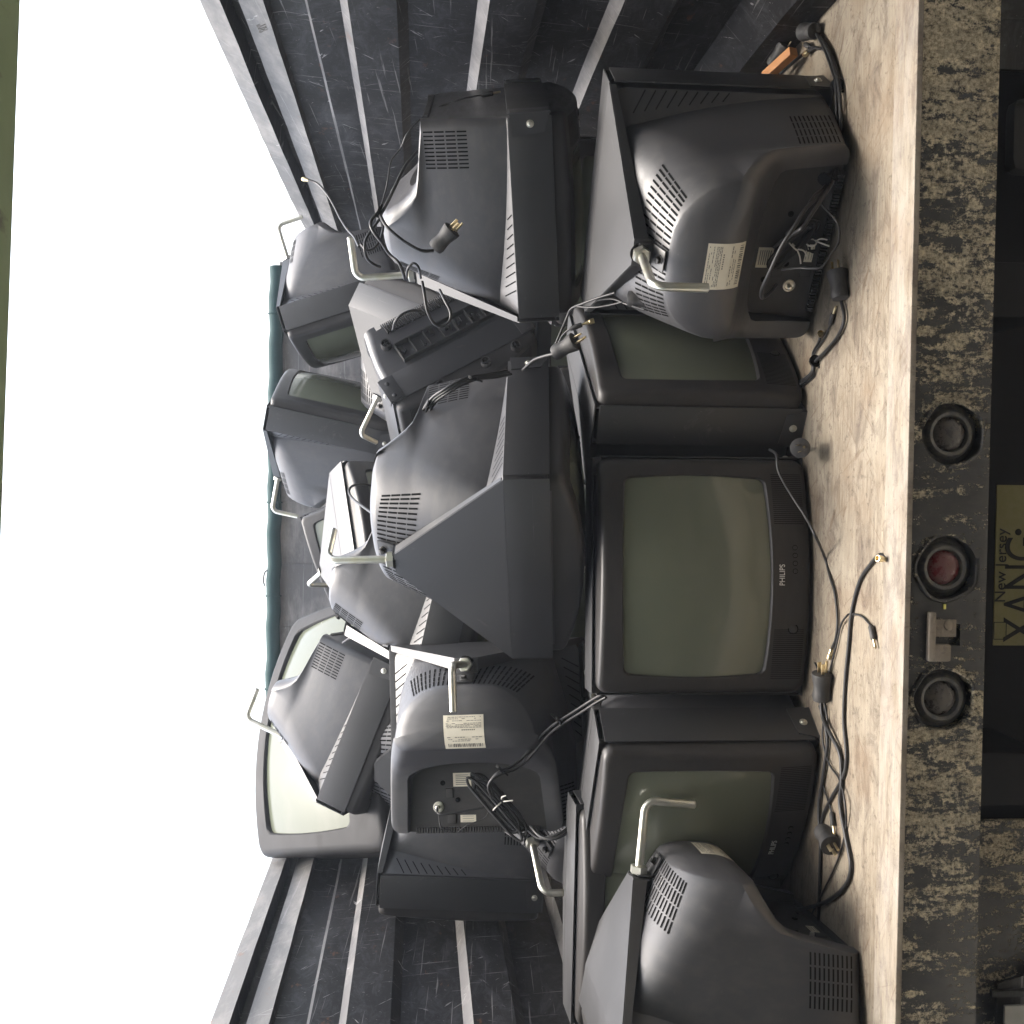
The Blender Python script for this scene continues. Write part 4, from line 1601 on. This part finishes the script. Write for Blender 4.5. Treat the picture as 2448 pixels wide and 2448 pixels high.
# plug and gold pin at the gap between the piled sets
c = Cord("grey plug and gold pin lying over the gap above the sideways television", at(1330, 850, 2.42))
c.strand([at(*p) for p in ((1250, 885, 2.52), (1275, 862, 2.47), (1300, 852, 2.43), (1324, 846, 2.40))], .0046)
a, b = at(1324, 846, 2.40), at(1373, 817, 2.37)
c.plug(a, b - a, 1.1, .4)
c.strand([at(*p) for p in ((1330, 830, 2.43), (1342, 806, 2.42), (1352, 794, 2.41), (1362, 787, 2.40))], .0026)
a, b = at(1362, 787, 2.40), at(1402, 772, 2.39)
c.jack(a, b - a)
a = at(1398, 773, 2.388)
c.jack(a, at(1435, 762, 2.38) - a, 'coax')
c.strand([at(*p) for p in ((1322, 838, 2.46), (1338, 800, 2.45), (1355, 760, 2.44), (1366, 738, 2.42), (1395, 725, 2.38), (1430, 712, 2.34), (1470, 700, 2.30))], .0034)
c.strand([at(*p) for p in ((1380, 733, 2.40), (1420, 735, 2.36), (1455, 730, 2.33), (1488, 722, 2.30))], .0028)
c.strand([at(*p) for p in ((1430, 718, 2.36), (1465, 715, 2.33), (1500, 728, 2.29), (1540, 740, 2.26))], .0028)
a, b = at(1500, 714, 2.29), at(1560, 716, 2.27)
c.plug(a, b - a, 1.1, .2)

c = Cord("round plug facing out between the seen-from-behind set and the sideways one", at(1598, 739, 2.28))
a = at(1596, 737, 2.31)
c.plug(a, CAM_LOC - a, .95, 1.2)
c.strand([a, a + Vector((.03, .04, -.02)), a + Vector((.10, .10, -.06))], .0046)
a = at(1573, 735, 2.28)
c.jack(a, Vector((-.3, -1, .2)), 'coax')
c = Cord("round plug facing out by the floor between the sideways and lettered televisions", at(1912, 1072, 2.2))
a = at(1913, 1071, 2.26)
c.plug(a, CAM_LOC - a, 1.1, .3)
c.strand([a, a + Vector((.0, .05, -.03)), a + Vector((-.02, .15, -.04))], .0046)

# cords higher in the pile
c = Cord("bundled cords draped over the top of the plate-fronted television", at(1074, 922, 2.55))
for k in range(3):
    c.strand([at(px + 5 * k, py + 4 * k, y) for px, py, y in ((1212, 886, 2.50), (1180, 893, 2.47), (1129, 899, 2.46), (1090, 914, 2.46), (1060, 932, 2.47), (1032, 952, 2.50), (1010, 985, 2.53), (1000 - 6 * k, 1030, 2.58), (990, 1060, 2.64))], .0042)
c.tie(at(1132, 904, 2.46), Vector((-1, .2, .3)), .013)
c.tie(at(1022, 966, 2.51), Vector((-.3, .2, -.8)), .012)
c = Cord("grey cord looping between the hook-hung television and the plate-fronted one", at(850, 1170, 3.4))
c.strand([at(*p) for p in ((930, 1175, 3.6), (905, 1166, 3.5), (875, 1158, 3.45), (850, 1159, 3.40), (836, 1168, 3.38), (836, 1182, 3.36), (850, 1198, 3.3), (872, 1214, 3.2), (896, 1232, 3.05), (915, 1250, 2.9))], .0048)
c = Cord("grey cord arched over the face-down television by the large pale screen", at(850, 1525, 3.1))
c.strand([at(*p) for p in ((820, 1537, 3.25), (838, 1525, 3.2), (858, 1523, 3.15), (880, 1528, 3.1), (900, 1538, 3.05), (930, 1545, 2.95))], .0048)

# splinter of orange wood by the wall
bm = bmesh.new()
q = at(1826, 152, 2.42)
box(bm, (0, 0, 0), (.020, .10, .022), .003, Matrix.Rotation(radians(20), 3, 'X') @ Matrix.Rotation(radians(14), 3, 'Z'))
fix(bm)
o = link("wood_offcut", finish(bm, "wood_offcut", M['offcut'], 30), None, "orange wood offcut leaning at the foot of the scratched side wall", "wood scrap")
o.location = (q.x, q.y, q.z - .035)

# ------------------------------------------------------------------ thin volume standing in for sky glare that veils the far sets
bm = bmesh.new()
box(bm, (0, 8, 1.6), (60, 60, 7.2))
me = bpy.data.meshes.new("glare_veil")
bm.to_mesh(me)
bm.free()
hm = bpy.data.materials.new("glare_veil_volume")
hm.use_nodes = True
hm.node_tree.nodes.clear()
_o = hm.node_tree.nodes.new("ShaderNodeOutputMaterial")
_v = hm.node_tree.nodes.new("ShaderNodeVolumePrincipled")
_v.inputs['Color'].default_value = (0.80, 0.88, 1.0, 1)
_v.inputs['Density'].default_value = 0.0055
_v.inputs['Anisotropy'].default_value = 0.3
hm.node_tree.links.new(_v.outputs[0], _o.inputs['Volume'])
me.materials.append(hm)
link("glare_veil", me, kind='stuff')
